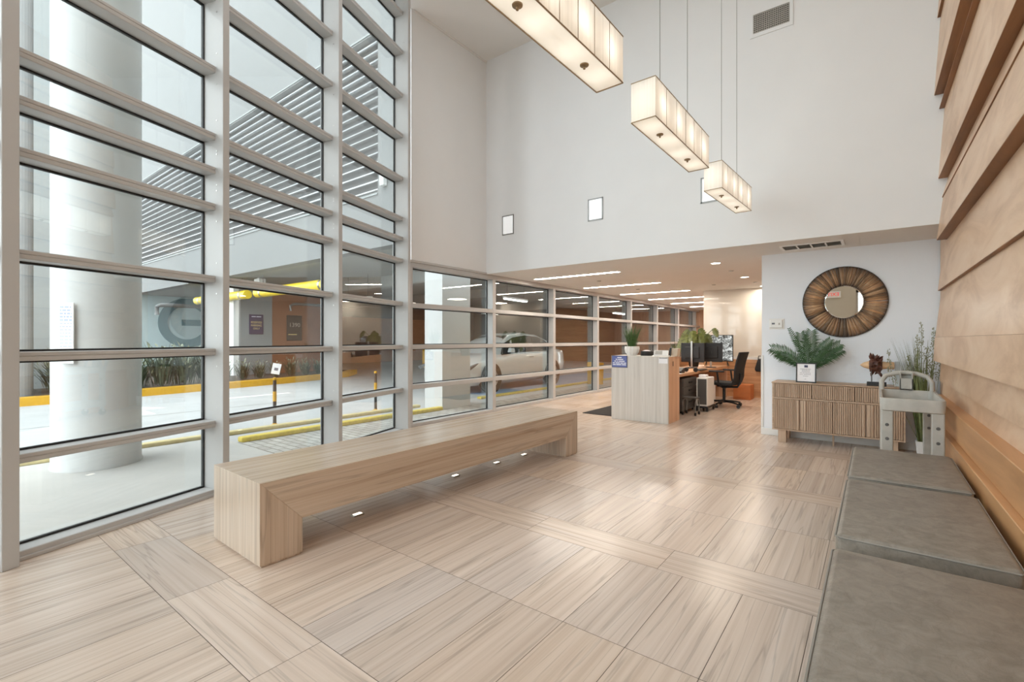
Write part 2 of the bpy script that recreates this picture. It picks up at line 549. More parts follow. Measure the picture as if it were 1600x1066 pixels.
def dup(root, loc, rotz=0.0, label=None, group=None, scale=None):
    r = root.copy(); C.objects.link(r)
    r.location = loc; r.rotation_euler = (0, 0, rotz)
    if scale: r.scale = scale
    if label: r['label'] = label
    if group: r['group'] = group
    for ch in list(root.children):
        c = ch.copy(); C.objects.link(c); c.parent = r
        for g in list(ch.children):
            d = g.copy(); C.objects.link(d); d.parent = c
    return r


def text(name, body, size, material, parent, loc, rot, depth=0.001, align='CENTER', sx=1.0, bold=0.0):
    cu = bpy.data.curves.new(name, 'FONT')
    cu.body = body
    cu.size = size
    cu.align_x = align
    cu.align_y = 'CENTER'
    cu.extrude = depth
    cu.offset = bold
    t = bpy.data.objects.new(name, cu)
    C.objects.link(t)
    bpy.context.view_layer.update()
    dg = bpy.context.evaluated_depsgraph_get()
    me = bpy.data.meshes.new_from_object(t.evaluated_get(dg))
    bpy.data.objects.remove(t)
    me.materials.clear(); me.materials.append(material)
    o = bpy.data.objects.new(name, me)
    C.objects.link(o)
    o.parent = parent
    o.location = loc
    o.rotation_euler = rot
    o.scale = (sx, 1, 1)
    return o


def lamp(name, kind, loc, power, color=(1, 1, 1), size=0.1, rot=(0, 0, 0), parent=None, **kw):
    d = bpy.data.lights.new(name, kind)
    d.energy = power
    d.color = color
    if kind == 'AREA':
        d.shape = 'DISK'; d.size = size
    else:
        d.shadow_soft_size = size
    for k, v in kw.items():
        setattr(d, k, v)
    o = bpy.data.objects.new(name, d)
    C.objects.link(o)
    o.location = loc
    o.rotation_euler = rot
    if parent is not None:
        o.parent = parent
    return o


# ------------------------------------------------------------------ setting: the tall slanted window wall
TW = (-4.09, 1.507)
TR = R(18.0)
CEIL, LOW, UPY, GLX = 5.83, 2.31, 5.97, -5.12
TZ = [0.588, 1.152, 1.72, 2.285, 2.57, 2.835, 3.36, 3.925, 4.455, 5.02, 5.53]   # tops of the rails
S_NEAR = [-3.95, -2.60, -1.253, 0.022, 1.348, 2.683]
S_FAR = [-3.88, -2.53, -1.180, 0.079, 1.405, 2.745]
GD = -0.13

win = bpy.data.objects.new('window_1', None)
C.objects.link(win)
win.location = (TW[0], TW[1], 0)
win.rotation_euler = (0, 0, TR)
struct(win)
for a, bb in zip(S_NEAR, S_FAR):
    mbm = MB().box(GD - 0.03, 0.08, a, bb, 0, CEIL, 0.003, 1)
    mull = mbm.build('mullion', M['frame'], win)
    sw = MB()
    if a > -1.3:
        for z in TZ:
            for dz in (-0.14, 0.10):
                sw.lathe([(0.0, 0), (0.0055, 0), (0.0055, 0.003), (0, 0.003)], 8, 0.012, z + dz, 1)
        t = MB()
        t.add(sw, Matrix.Translation((0, a - 0.0025, 0)))
        t.build('screw', M['steel'], mull)
for i in range(len(S_NEAR) - 1):
    a, bb = S_FAR[i], S_NEAR[i + 1]
    for z in TZ:
        # a rail: face strip with a shallow groove, plus the body back to the glass
        r = MB()
        r.prism([(GD, z - 0.052), (-0.004, z - 0.052), (0, z - 0.048), (0, z - 0.030), (-0.004, z - 0.027),
                 (-0.004, z - 0.024), (0, z - 0.021), (0, z - 0.004), (-0.004, z), (GD, z)], 1, a, bb)
        # prism axis=1 takes (x, z)
        r.build('transom', M['frame'], win)
    MB().box(GD - 0.03, 0.0, a, bb, 0.0, 0.053, 0.004, 1).box(-0.02, 0.012, a, bb, 0.0, 0.022, 0.003, 1).build('sill', M['frame'], win)
    g = MB()
    zz = [0.053] + TZ + [CEIL]
    for j in range(len(zz) - 1):
        z0 = zz[j]
        z1 = zz[j + 1] - (0.052 if j + 1 < len(zz) - 1 else 0)
        w = 0.012
        g.box(GD - 0.012, GD + 0.010, a, bb, z0, z0 + w)
        g.box(GD - 0.012, GD + 0.010, a, bb, z1 - w, z1)
        g.box(GD - 0.012, GD + 0.010, bb - 0.010, bb, z0, z1)
        g.box(GD - 0.012, GD + 0.010, a, a + 0.010, z0, z1)
    g.build('gasket', M['rubber'], win)
    MB().box(GD - 0.006, GD + 0.004, a, bb, 0.053, CEIL).build('pane', M['glass'], win)

# ------------------------------------------------------------------ setting: the low window wall
lw = bpy.data.objects.new('window_2', None)
C.objects.link(lw)
lw.location = (GLX, 0, 0)
struct(lw)
LZ = [0.588, 1.15, 1.735]
LM = [(4.36, 4.40)] + [(6.14 + 1.895 * k, 6.225 + 1.895 * k) for k in range(7)]
LEND = 18.0
for (a, bb) in LM:
    MB().box(-0.16, 0.0, a, bb, 0, 2.335, 0.003, 1).build('mullion', M['frame'], lw)
edges = [m_[1] for m_ in LM]
nxt = [m_[0] for m_ in LM[1:]] + [LEND]
for a, bb in zip(edges, nxt):
    for z in LZ:
        MB().box(-0.15, 0.006, a - 0.085, bb + 0.0, z - 0.062, z, 0.003, 1).build('transom', M['frame'], lw)
    MB().box(-0.16, 0.004, a - 0.085, bb, 0, 0.045, 0.003, 1).build('sill', M['frame'], lw)
    MB().box(-0.16, 0.004, a - 0.085, bb, 2.235, 2.30, 0.003, 1).box(-0.16, 0.014, a - 0.085, bb, 2.30, 2.335, 0.004, 1).build('head', M['frame'], lw)
    g = MB()
    zz = [0.045] + LZ + [2.235]
    for j in range(4):
        z0 = zz[j]
        z1 = zz[j + 1] - (0.062 if j < 3 else 0)
        g.box(-0.142, -0.12, a, bb, z0, z0 + 0.01).box(-0.142, -0.12, a, bb, z1 - 0.012, z1)
        g.box(-0.142, -0.12, bb - 0.012, bb, z0, z1).box(-0.142, -0.12, a, a + 0.01, z0, z1)
    g.build('gasket', M['rubber'], lw)
    MB().box(-0.136, -0.126, a, bb, 0.045, 2.235).build('pane', M['glass'], lw)

# ------------------------------------------------------------------ setting: walls and ceilings
struct(MB().box(GLX - 0.16, GLX, 4.37, 6.12, 2.336, CEIL).build('wall_left', M['white_wall']))
struct(MB().box(GLX, 0.70, UPY, 6.12, LOW, CEIL).build('wall_upper', M['white_wall']))
struct(MB().box(-5.3, 0.9, -2.5, 6.12, CEIL, CEIL + 0.2).build('ceiling', M['ceiling']))
struct(MB().box(GLX - 0.16, 1.7, 6.121, 18.2, LOW, LOW + 0.3).box(GLX - 0.16, 1.7, UPY + 0.001, 6.121, LOW - 0.0005, LOW).build('ceiling_low', M['ceiling']))
struct(MB().box(0.75, 1.0, -2.5, 6.12, 0, CEIL).box(0.75, 1.7, 5.98, 6.838, 0, LOW).build('wall_side', M['white_wall']))
struct(MB().box(-1.168, 1.7, 6.84, 6.99, 0, LOW).build('wall_front', M['grey_wall']))
struct(MB().box(-1.176, -1.150, 6.828, 6.86, 0.0, 1.02).build('trim_1', M['white_plastic']))     # corner guard
struct(MB().box(-1.176, 0.6, 6.824, 6.84, 0, 0.085, 0.003, 1).build('baseboard_front', M['white_plastic']))
struct(MB().box(1.55, 1.7, 6.99, 11.0, 0, LOW).build('wall_office_right', M['office_wood_y']))
struct(MB().box(GLX - 0.16, -2.0, 18.0, 18.2, 0, LOW).build('wall_office_far', M['office_wood_z']))
# partition: glossy white board above oak panelling
struct(MB().box(-3.05, 1.6, 11.02, 11.14, 0.855, LOW - 0.002).build('wall_partition', M['panel_white']))
struct(MB().box(-3.05, 1.6, 10.99, 11.16, 0.80, 0.853).build('trim_2', M['white_plastic']))
struct(MB().box(-3.05, 1.6, 11.0, 11.15, 0.0, 0.80).box(-2.5, 1.6, 10.985, 11.0, 0.14, 0.795).build('wall_panelling', M['office_wood_x']))
struct(MB().box(-2.0, -1.9, 11.16, 18.2, 0, LOW).build('wall_office_side', M['office_wood_y']))
# rear of the lobby, seen only in the mirror
struct(MB().box(-1.45, -0.42, -2.4, -2.2, 0, CEIL).box(-3.4, 0.8, -2.4, -2.2, 5.0, CEIL).build('wall_rear', M['beige_wall']))
for n_, (xa, xb) in enumerate([(-0.42, 0.75), (-3.1, -1.45)]):
    dw = struct(MB().box(xa, xa + 0.05, -2.36, -2.24, 0, 5.0).box(xb - 0.05, xb, -2.36, -2.24, 0, 5.0).box(xa, xb, -2.36, -2.24, 4.95, 5.0).box(xa, xb, -2.36, -2.24, 2.5, 2.56).build('window_%d' % (n_ + 3), M['frame']))
    MB().box(xa + 0.05, xb - 0.05, -2.31, -2.30, 0.02, 4.95).build('pane', M['glass'], dw)
# thin trim along the ceiling over the left wall
struct(MB().box(GLX - 0.001, GLX + 0.018, 4.4, UPY, CEIL - 0.03, CEIL - 0.001).build('trim_3', M['ceiling']))

# right wall of overlapping maple boards
WR = bpy.data.objects.new('wall_right', None)
C.objects.link(WR)
WR.location = (0, 5.97, 0)
WR.rotation_euler = (0, 0, R(0.58))
struct(WR)
YN = -8.3
MB().box(0.535, 0.75, YN, -0.002, 0, CEIL).box(0.56, 0.72, -0.002, 0.84, 0, LOW - 0.002).build('backing', M['veneer'], WR)
BOARDS = [(4.95, 5.83, 0.46), (4.25, 4.95, 0.462), (3.527, 4.25, 0.440), (3.39, 3.527, 0.474), (2.736, 3.39, 0.468), (2.555, 2.736, 0.494),
          (2.16, 2.555, 0.457), (1.70, 2.16, 0.485), (1.245, 1.70, 0.466), (1.015, 1.243, 0.452), (0.817, 1.015, 0.498), (0.688, 0.817, 0.515)]
for (z0, z1, x) in BOARDS:
    ye = -0.003 if z1 > 2.31 else 0.22
    xt = x + 0.045 if z1 > 1.3 else x + 0.010
    MB().prism([(x, z0), (xt, z1), (0.55, z1), (0.55, z0)], 1, YN, ye).build('board', M['veneer'], WR)
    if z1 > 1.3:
        MB().box(x + 0.001, 0.545, YN, ye - 0.001, z0 - 0.004, z0 - 0.0002).build('edge_band', M['edge_wood'], WR)  # strip along the underside, its shade put into the colour
MB().box(0.437, 0.56, YN, 0.22, 0.50, 0.69, 0.003, 1).build('upper_ledge', M['ledge_wood'], WR)
MB().box(0.402, 0.56, YN, 0.22, 0.0, 0.50, 0.003, 1).build('lower_ledge', M['ledge_wood'], WR)

# travertine floor: two rows of planks, then a cross band
fl = bmesh.new()
uvl = fl.loops.layers.uv.new('UVMap')
tone = fl.loops.layers.float_color.new('tone')
rows = []
y = 0.77 - 1.70 * 2
while y < 18.2:
    rows += [(y, y + 0.28, 'X'), (y + 0.28, y + 0.99, 'Y'), (y + 0.99, y + 1.70, 'Y')]
    y += 1.70
G = 0.0013


def tile(x0, x1, y0, y1, along):
    v = [fl.verts.new(p) for p in [(x0 + G, y0 + G, 0), (x1 - G, y0 + G, 0), (x1 - G, y1 - G, 0), (x0 + G, y1 - G, 0)]]
    f = fl.faces.new(v)
    ox, oy = random.uniform(0, 50), random.uniform(0, 50)
    tn = random.gauss(1.0, 0.035)
    wm = random.gauss(0, 0.012)
    if random.random() < 0.07:
        tn *= 0.88
    for lp in f.loops:
        p = lp.vert.co
        a, c = (p.x, p.y) if along == 'Y' else (p.y, p.x)
        lp[uvl].uv = (a + ox, c + oy)
        lp[tone] = (tn + wm, tn, tn - wm * 1.5, 1)


for (y0, y1, along) in rows:
    w = 0.2843 if along == 'Y' else 0.853
    x = (-2.21 if along == 'Y' else -1.775) - w * 20
    while x < 1.8:
        if x + w > -5.3:
            tile(max(x, -5.26), min(x + w, 1.7), y0, y1, along)
        x += w
c, s = math.cos(TR), math.sin(TR)
bmesh.ops.bisect_plane(fl, geom=fl.verts[:] + fl.edges[:] + fl.faces[:], plane_co=(TW[0] - 0.15 * c, TW[1] - 0.15 * s, 0),
                       plane_no=(-c, -s, 0), clear_outer=True)
bmesh.ops.recalc_face_normals(fl, faces=fl.faces[:])
me = bpy.data.meshes.new('floor')
fl.to_mesh(me); fl.free()
me.materials.append(M['floor'])
floor = struct(bpy.data.objects.new('floor', me))
C.objects.link(floor)
for p in me.polygons:
    if p.normal.z < 0:
        me.flip_normals(); break
poly = [(-5.26, 4.85), (-5.26, 18.2), (1.7, 18.2), (1.7, -2.5), (-2.93, -2.5)]
MB().prism(poly, 2, -0.2, -0.0015).build('grout', M['grout'], floor)

# ------------------------------------------------------------------ lamps of the room and added fill lamps
# added fill lamps in the high ceiling, out of view, to brighten the lobby
rd = thing('recessed_downlight', 'round white recessed lamp in the high lobby ceiling', 'ceiling light', (-3.6, 0.4, CEIL), 0, 'lamps in the high lobby ceiling')
MB().lathe([(0.10, -0.001), (0.10, -0.012), (0.085, -0.012), (0.085, -0.004), (0.0, -0.004)], 24).build('trim_ring', M['white_plastic'], rd)
lamp('lobby_lamp', 'AREA', (0, 0, -0.02), LOBBY_FILL_W, (0.9, 0.96, 1.0), 0.16, parent=rd)
for (x, y) in [(-2.4, 0.4), (-3.6, 1.9), (-2.4, 1.9), (-0.2, 1.9), (-3.6, 3.4), (-2.4, 3.4), (-0.2, 3.4), (-2.4, -1.2), (-0.2, 0.2)]:
    dup(rd, (x, y, CEIL))

# three long pendants
def pendant(label, loc, length, rotz, n_pan, ctop):
    p = thing('pendant_light', label, 'pendant light', loc, rotz, 'box pendants over the lobby')
    w, h, hl = 0.08, 0.25, length / 2
    s_ = MB()
    for q in ([(-w, -hl), (w, -hl)], [(w, -hl), (w, hl)], [(w, hl), (-w, hl)], [(-w, hl), (-w, -hl)]):
        (xa, ya), (xb, yb) = q
        s_.quad([(xa, ya, 0), (xb, yb, 0), (xb, yb, h), (xa, ya, h)])
    sh = s_.build('shade', M['shade'], p)
    f = MB()
    for z in (0.0, h):
        e = 0.0025
        f.box(-w - e, -w + e, -hl, hl, z - e, z + e).box(w - e, w + e, -hl, hl, z - e, z + e)
        f.box(-w, w, -hl - e, -hl + e, z - e, z + e).box(-w, w, hl - e, hl + e, z - e, z + e)
    for k in range(1, n_pan):
        yy = -hl + length * k / n_pan
        for x in (-w, w):
            f.box(x - 0.0016, x + 0.0016, yy - 0.0012, yy + 0.0012, 0, h)
    f.build('wire_frame', M['bronze'], sh)
    MB().quad([(-w + 0.002, -hl + 0.002, 0.004), (w - 0.002, -hl + 0.002, 0.004), (w - 0.002, hl - 0.002, 0.004), (-w + 0.002, hl - 0.002, 0.004)]).build('diffuser', M['diffuser'], p)
    for yy in (-0.25 * length, 0.25 * length):
        MB().lathe([(0, -0.022), (0.006, -0.02), (0.007, -0.012), (0.004, -0.008), (0.008, -0.006), (0.022, -0.003), (0.023, 0.002), (0, 0.002)], 20, 0, yy).build('finial', M['bronze'], p, True)
        MB().tube([(0, yy, h - 0.02), (0, yy, ctop - loc[2])], 0.0028, 6).build('cable', M['cable'], p)
    MB().box(-0.006, 0.006, -hl + 0.01, hl - 0.01, h - 0.03, h - 0.018).build('spine', M['cable'], p)
    for k in range(4):
        yy = -hl + length * (k + 0.5) / 4
        lamp('pendant_bulb', 'POINT', (0, yy, 0.125), PENDANT_W, (1.0, 0.95, 0.87), 0.022, parent=p)
    return p


pendant('long white box pendant nearest to the camera, cut by the top edge', (-1.175, 1.85, 2.61), 1.10, R(-1.2), 7, CEIL)
pendant('middle of the three white box pendants hanging in a row', (-1.155, 3.44, 2.61), 1.13, R(-0.8), 6, CEIL)
pendant('farthest and smallest-looking white box pendant before the white upper wall', (-1.165, 5.11, 2.61), 1.02, R(-3.0), 6, CEIL)

# linear lights in the low ceiling
ln = thing('linear_ceiling_light', 'recessed strip light in the low ceiling nearest to the high lobby', 'ceiling light', (-4.06, 7.04, LOW), 0, 'strip lights of the low ceiling')
MB().box(-0.81, 0.81, -0.05, 0.05, -0.004, -0.002).build('diffuser', M['lamp_warm'], ln)
MB().box(-0.82, 0.82, -0.056, -0.05, -0.006, 0).box(-0.82, 0.82, 0.05, 0.056, -0.006, 0).box(-0.82, -0.81, -0.05, 0.05, -0.006, 0).box(0.81, 0.82, -0.05, 0.05, -0.006, 0).build('trim_ring', M['white_plastic'], ln)
for k, w_ in enumerate(['second', 'third', 'fourth', 'fifth', 'sixth']):
    dup(ln, (-4.06, 8.86 + 1.79 * k, LOW), 0, w_ + ' strip light of the low ceiling counted from the lobby')

dl = thing('downlight', 'round downlight of the low ceiling nearest to the lobby', 'ceiling light', (-1.80, 7.1, LOW), 0, 'downlights of the low ceiling')
MB().lathe([(0.0, -0.003), (0.062, -0.003)], 24).build('lens', M['lamp_spot'], dl)
MB().lathe([(0.062, -0.002), (0.064, -0.007), (0.080, -0.006), (0.082, 0)], 24).build('trim_ring', M['white_plastic'], dl)
lamp('downlight_lamp', 'AREA', (0, 0, -0.03), OFFICE_LAMP_W, (1, 0.88, 0.74), 0.5, parent=dl)
dup(dl, (-1.80, 8.98, LOW), 0, 'middle round downlight of the low office ceiling')
dup(dl, (-1.80, 10.70, LOW), 0, 'round downlight of the low ceiling close to the white partition')
dup(dl, (0.2, 8.98, LOW), 0, 'round downlight of the office ceiling hidden behind the grey wall')

spk = thing('sprinkler', 'small sprinkler cap between first two ceiling strip lights', 'sprinkler', (-4.06, 7.94, LOW), 0, 'sprinkler caps in the low ceiling')
MB().lathe([(0, -0.014), (0.03, -0.014), (0.032, -0.01), (0.032, -0.006), (0.042, -0.004), (0.045, 0)], 18).build('cap', M['steel'], spk, True)
for (x, y, l_) in [(-4.06, 9.75, 'small sprinkler cap between second and third ceiling strip lights'),
                   (-1.80, 8.03, 'small sprinkler cap between two round ceiling downlights'),
                   (-2.54, 9.87, 'small sprinkler cap left of the far pair of downlights'),
                   (-1.80, 9.91, 'small sprinkler cap nearest to the top of the white partition')]:
    dup(spk, (x, y, LOW), 0, l_)

# ------------------------------------------------------------------ upper wall fittings
def niche(label, x, z):
    t = thing('wall_light', label, 'wall light', (x, UPY, z), 0, 'square lights set in the white upper wall')
    w, h = 0.116, 0.155
    MB().box(-w, w, -0.008, 0, -h, -h + 0.016).box(-w, w, -0.008, 0, h - 0.016, h).box(-w, -w + 0.016, -0.008, 0, -h, h).box(w - 0.016, w, -0.008, 0, -h, h).build('frame', M['cable'], t)
    MB().box(-w + 0.016, w - 0.016, -0.004, 0, -h + 0.016, h - 0.016).build('glass_panel', M['niche_glow'], t)


niche('small framed wall light nearest to the left corner', -4.66, 3.055)
niche('small framed wall light in the middle of the white wall', -3.108, 3.045)
niche('small framed wall light half hidden behind the farthest pendant', -1.57, 3.03)

vg = thing('wall_vent', 'square white air grille high on the white wall', 'vent', (-0.926, UPY, 4.812))
MB().box(-0.215, 0.215, -0.012, 0, -0.15, -0.108).box(-0.215, 0.215, -0.012, 0, 0.108, 0.15).box(-0.215, -0.181, -0.012, 0, -0.108, 0.108).box(0.181, 0.215, -0.012, 0, -0.108, 0.108).build('frame', M['white_wall'], vg)
MB().box(-0.182, 0.182, -0.002, -0.001, -0.11, 0.11).build('duct_opening', M['black'], vg)
g = MB()
for k in range(20):
    x = -0.182 + 0.364 * (k + 0.5) / 20
    g.box(x - 0.0028, x + 0.0028, -0.010, -0.006, -0.108, 0.108)
for k in range(10):
    z = -0.108 + 0.216 * (k + 0.5) / 10
    g.box(-0.181, 0.181, -0.007, -0.003, z - 0.0035, z + 0.0035)
g.build('grid', M['grey_plastic'], vg)

cv = thing('ceiling_vent', 'long slotted air vent in the soffit before the grey wall', 'vent', (-0.585, 6.44, LOW))
MB().box(-0.31, 0.31, -0.165, -0.135, -0.010, 0).box(-0.31, 0.31, 0.135, 0.165, -0.010, 0).box(-0.31, -0.28, -0.135, 0.135, -0.010, 0).box(0.28, 0.31, -0.135, 0.135, -0.010, 0).build('frame', M['white_plastic'], cv)
for k in range(3):
    x = -0.28 + 0.56 * (k + 1) / 4
    MB().box(x - 0.008, x + 0.008, -0.135, 0.135, -0.010, -0.001).build('divider', M['white_plastic'], cv)
g = MB()
for k in range(7):
    y = -0.135 + 0.27 * (k + 0.5) / 7
    g.prism([(y - 0.012, -0.008), (y - 0.009, -0.008), (y + 0.012, -0.001), (y + 0.009, -0.001)], 0, -0.28, 0.28)
g.build('louvre', M['cable'], cv)

# exit sign on the rear wall, seen in the mirror
ex = thing('exit_sign', 'white exit sign with red letters on the rear wall, seen in the mirror', 'sign', (-0.93, -2.2, 2.47))
MB().box(-0.18, 0.18, 0.0, 0.04, -0.09, 0.09, 0.006).build('housing', M['white_plastic'], ex)
MB().box(-0.30, -0.185, 0.0, 0.05, 0.0, 0.07, 0.004).build('emergency_lamp', M['grey_plastic'], ex)
text('lettering', 'EXIT', 0.135, M['exit_red'], ex, (0, 0.042, 0), (R(90), 0, R(180)), 0.002)

# ------------------------------------------------------------------ stone bench
bn = thing('stone_bench', 'long low beige travertine bench standing in front of the windows', 'bench', (-2.905, 1.185, 0))
hw, bl, bh, lt, ap = 0.312, 3.28, 0.455, 0.235, 0.205
RB = R(-1.0)
bn.rotation_euler = (0, 0, RB)
MB().prism([(0, bh), (bl, bh), (bl - lt, ap), (lt, ap)], 0, -hw, hw, 0.002).build('seat', M['stone_y'], bn)
MB().prism([(0, 0.012), (0, bh), (lt, ap), (lt, 0.012)], 0, -hw, hw, 0.002).box(-hw + 0.01, hw - 0.01, 0.01, lt - 0.01, 0, 0.012).build('leg', M['stone_z'], bn)
MB().prism([(bl, 0.012), (bl, bh), (bl - lt, ap), (bl - lt, 0.012)], 0, -hw, hw, 0.002).box(-hw + 0.01, hw - 0.01, bl - lt + 0.01, bl - 0.01, 0, 0.012).build('leg', M['stone_z'], bn)
for k, (x, y) in enumerate([(-2.86, 1.96), (-2.98, 3.05), (-2.97, 3.62), (-2.95, 4.05)]):
    w_ = ['nearest', 'second', 'third', 'farthest'][k]
    u = thing('floor_uplight', 'small lit floor lamp under the stone bench, %s of four' % w_, 'floor light', (x, y, 0), 0, 'floor lamps under the bench')
    MB().box(-0.022, 0.022, -0.04, 0.04, 0, 0.008, 0.002, 1).build('housing', M['steel'], u)
    MB().box(-0.014, 0.014, -0.03, 0.03, 0.008, 0.010).build('lens', M['uplight'], u)

# ------------------------------------------------------------------ leather ottomans
def ottoman(label, y0, y1):
    x0, x1 = -0.127, 0.398
    t = thing('ottoman', label, 'ottoman', ((x0 + x1) / 2, (y0 + y1) / 2, 0), 0, 'grey leather ottomans along the wooden wall')
    hx, hy = (x1 - x0) / 2, (y1 - y0) / 2
    q = MB().box(-hx, hx, -hy, hy, 0.30, 0.45, 0.022, 4)
    cu = q.build('cushion', M['leather'], t, True)
    p = MB()
    e = 0.006
    for z in (0.438,):
        ring = [(-hx + 0.012, -hy + 0.0), (hx - 0.012, -hy + 0.0), (hx, -hy + 0.012), (hx, hy - 0.012), (hx - 0.012, hy), (-hx + 0.012, hy), (-hx, hy - 0.012), (-hx, -hy + 0.012)]
        p.tube([(a, b_, z) for a, b_ in ring + ring[:1]], 0.0035, 6, caps=False)
    p.build('piping', M['leather_seam'], cu, True)
    MB().box(-hx + 0.003, hx - 0.003, -hy + 0.003, hy - 0.003, 0.03, 0.302, 0.008, 2).build('base', M['leather'], t, True)
    MB().box(-hx + 0.03, hx - 0.03, -hy + 0.03, hy - 0.03, 0, 0.03).build('plinth', M['black'], t)


ottoman('grey leather ottoman nearest to the camera beside the wooden ledge', 1.19, 2.132)
ottoman('grey leather ottoman in the middle of the row of three', 2.275, 3.232)
ottoman('grey leather ottoman farthest away, next to the grey cart', 3.315, 4.237)

# ------------------------------------------------------------------ reception counter and desk
rc = thing('reception_desk', 'pale stone fronted reception counter with oak desk behind', 'desk', (-2.81, 6.78, 0))
MB().box(-0.445, 0.445, 0, 0.03, 0.0, 0.975, 0.002, 1).build('front_panel', M['counter_z'], rc)
MB().box(-0.445, 0.44, 0.03, 0.50, 0.0, 0.968).build('cabinet_body', M['office_wood_z'], rc)
MB().box(-0.445, 0.445, 0.03, 0.50, 0.968, 0.975).build('counter_top', M['counter_z'], rc)
MB().box(0.4405, 0.4425, 0.20, 0.225, 0.83, 0.90).build('slot', M['black'], rc)
MB().box(-0.44, 0.32, 0.51, 4.05, 0.62, 0.668, 0.002, 1).build('desk_top', M['office_wood_y'], rc)
MB().box(-0.44, -0.40, 0.51, 4.05, 0.0, 0.62).box(-0.44, -0.40, 0.51, 4.05, 0.668, 0.86).build('modesty_panel', M['office_wood_y'], rc)
MB().box(-0.40, 0.30, 4.0, 4.04, 0.0, 0.62).build('leg_panel', M['office_wood_z'], rc)

DZ = 0.668
ns = thing('notice_sign', 'blue notice with white lines on the upper left of the counter front', 'sign', (-3.118, 6.78, 0.885))
MB().box(-0.128, 0.128, -0.006, 0, -0.092, 0.092, 0.004).build('panel', M['sign_edge'], ns)
MB().box(-0.118, 0.118, -0.0075, -0.006, -0.082, 0.082).build('face', M['sign_blue'], ns)
g = MB()
for (z, ws) in [(0.062, [(-0.035, 0.035)]), (0.034, [(-0.062, -0.035), (-0.026, 0.062)]), (0.006, [(-0.085, -0.05), (-0.04, -0.02), (-0.01, 0.085)]),
                (-0.022, [(-0.11, -0.075), (-0.065, 0.01), (0.018, 0.062), (0.07, 0.11)]), (-0.048, [(-0.11, -0.06), (-0.052, 0.03), (0.04, 0.108)])]:
    for a, bb in ws:
        g.box(a, bb, -0.0085, -0.0075, z - 0.007, z + 0.007)
g.build('lettering', M['white_ink'], ns)
nc = thing('notice_card', 'small white paper card on the upper right of the counter front', 'card', (-2.435, 6.78, 0.915))
MB().box(-0.07, 0.06, -0.003, 0, -0.04, 0.03).build('sheet', M['paper'], nc)
MB().box(-0.062, 0.052, -0.004, -0.003, 0.034, 0.04).build('heading', M['ink_dark'], nc)

CT = 0.975


def grass_tuft(mb, n, hgt, spread, w, seed, bend=0.5, base_r=0.04, z0=0.0):
    rnd = random.Random(seed)
    for k in range(n):
        a = rnd.uniform(0, 2 * PI)
        r0 = rnd.uniform(0, base_r)
        tl = rnd.uniform(0.02, spread)
        mb.blade((r0 * math.cos(a), r0 * math.sin(a), z0), a + rnd.uniform(-0.4, 0.4), tl, hgt * rnd.uniform(0.6, 1.05), w * rnd.uniform(0.7, 1.2), bend * rnd.uniform(0.2, 1.3), 5)
    return mb


pg = thing('potted_grass', 'bushy green grass in a white ribbed pot on the counter', 'plant', (-3.02, 7.02, CT))
q = MB()
pr = []
rings = []
n = 24
for (rr, zz, tw) in [(0.065, 0, 0), (0.10, 0.05, 0.1), (0.112, 0.10, 0.25), (0.108, 0.142, 0.35), (0.098, 0.142, 0.35), (0.095, 0.12, 0.3)]:
    rings.append([q.bm.verts.new((rr * (1 + 0.05 * (-1) ** k) * math.cos(2 * PI * (k + tw) / n), rr * (1 + 0.05 * (-1) ** k) * math.sin(2 * PI * (k + tw) / n), zz)) for k in range(n)])
for i in range(len(rings) - 1):
    for k in range(n):
        q.bm.faces.new([rings[i][k], rings[i][(k + 1) % n], rings[i + 1][(k + 1) % n], rings[i + 1][k]])
q.bm.faces.new(rings[0][::-1]); q.bm.faces.new(rings[-1])
q.build('pot', M['white_plastic'], pg)
grass_tuft(MB(), 170, 0.40, 0.42, 0.011, 3, 0.55, 0.07, 0.12).build('blades', M['leaf'], pg, fix=False)

tn = thing('round_tin', 'round black tin with white contents on the counter', 'tin', (-2.785, 7.02, CT))
MB().lathe([(0, 0), (0.085, 0), (0.088, 0.004), (0.088, 0.07), (0.083, 0.072), (0.08, 0.05), (0, 0.05)], 28).build('bowl', M['black'], tn, True)
MB().lathe([(0.0, 0.051), (0.078, 0.052), (0.06, 0.075), (0.02, 0.088), (0, 0.088)], 14).build('contents', M['paper'], tn)
MB().tube([(0.088, 0, 0.05), (0.11, 0, 0.055), (0.11, 0, 0.03), (0.088, 0, 0.022)], 0.006).build('handle', M['black'], tn)
cs = thing('card_holder', 'low white card holder beside the black tin', 'card holder', (-2.555, 7.02, CT))
MB().box(-0.115, 0.115, -0.02, 0.05, 0, 0.012, 0.003).prism([(-0.02, 0.012), (0.0, 0.085), (0.006, 0.085), (-0.012, 0.012)], 0, -0.11, 0.11).build('stand', M['white_plastic'], cs)
MB().prism([(-0.0215, 0.022), (-0.006, 0.078), (-0.0045, 0.078), (-0.020, 0.022)], 0, -0.09, 0.02).build('card_print', M['grey_plastic'], cs)
bt = thing('tablet', 'thin black tablet standing on edge beside the small planter', 'tablet', (-2.435, 7.06, CT))
MB().prism([(-0.01, 0), (0.03, 0.12), (0.036, 0.12), (-0.002, 0)], 0, -0.02, 0.012).build('body', M['black'], bt)
sp_ = thing('small_planter', 'small beige square planter at the right end of the counter', 'plant', (-2.40, 7.16, CT))
MB().prism([(-0.055, 0), (0.055, 0), (0.07, 0.115), (-0.07, 0.115)], 1, -0.06, 0.06, 0.004).build('pot', plain('beige_planter', s2l(206, 190, 170), 0.6), sp_)
grass_tuft(MB(), 26, 0.13, 0.7, 0.006, 5, 0.6, 0.04, 0.11).build('foliage', M['leaf_reed'], sp_, fix=False)

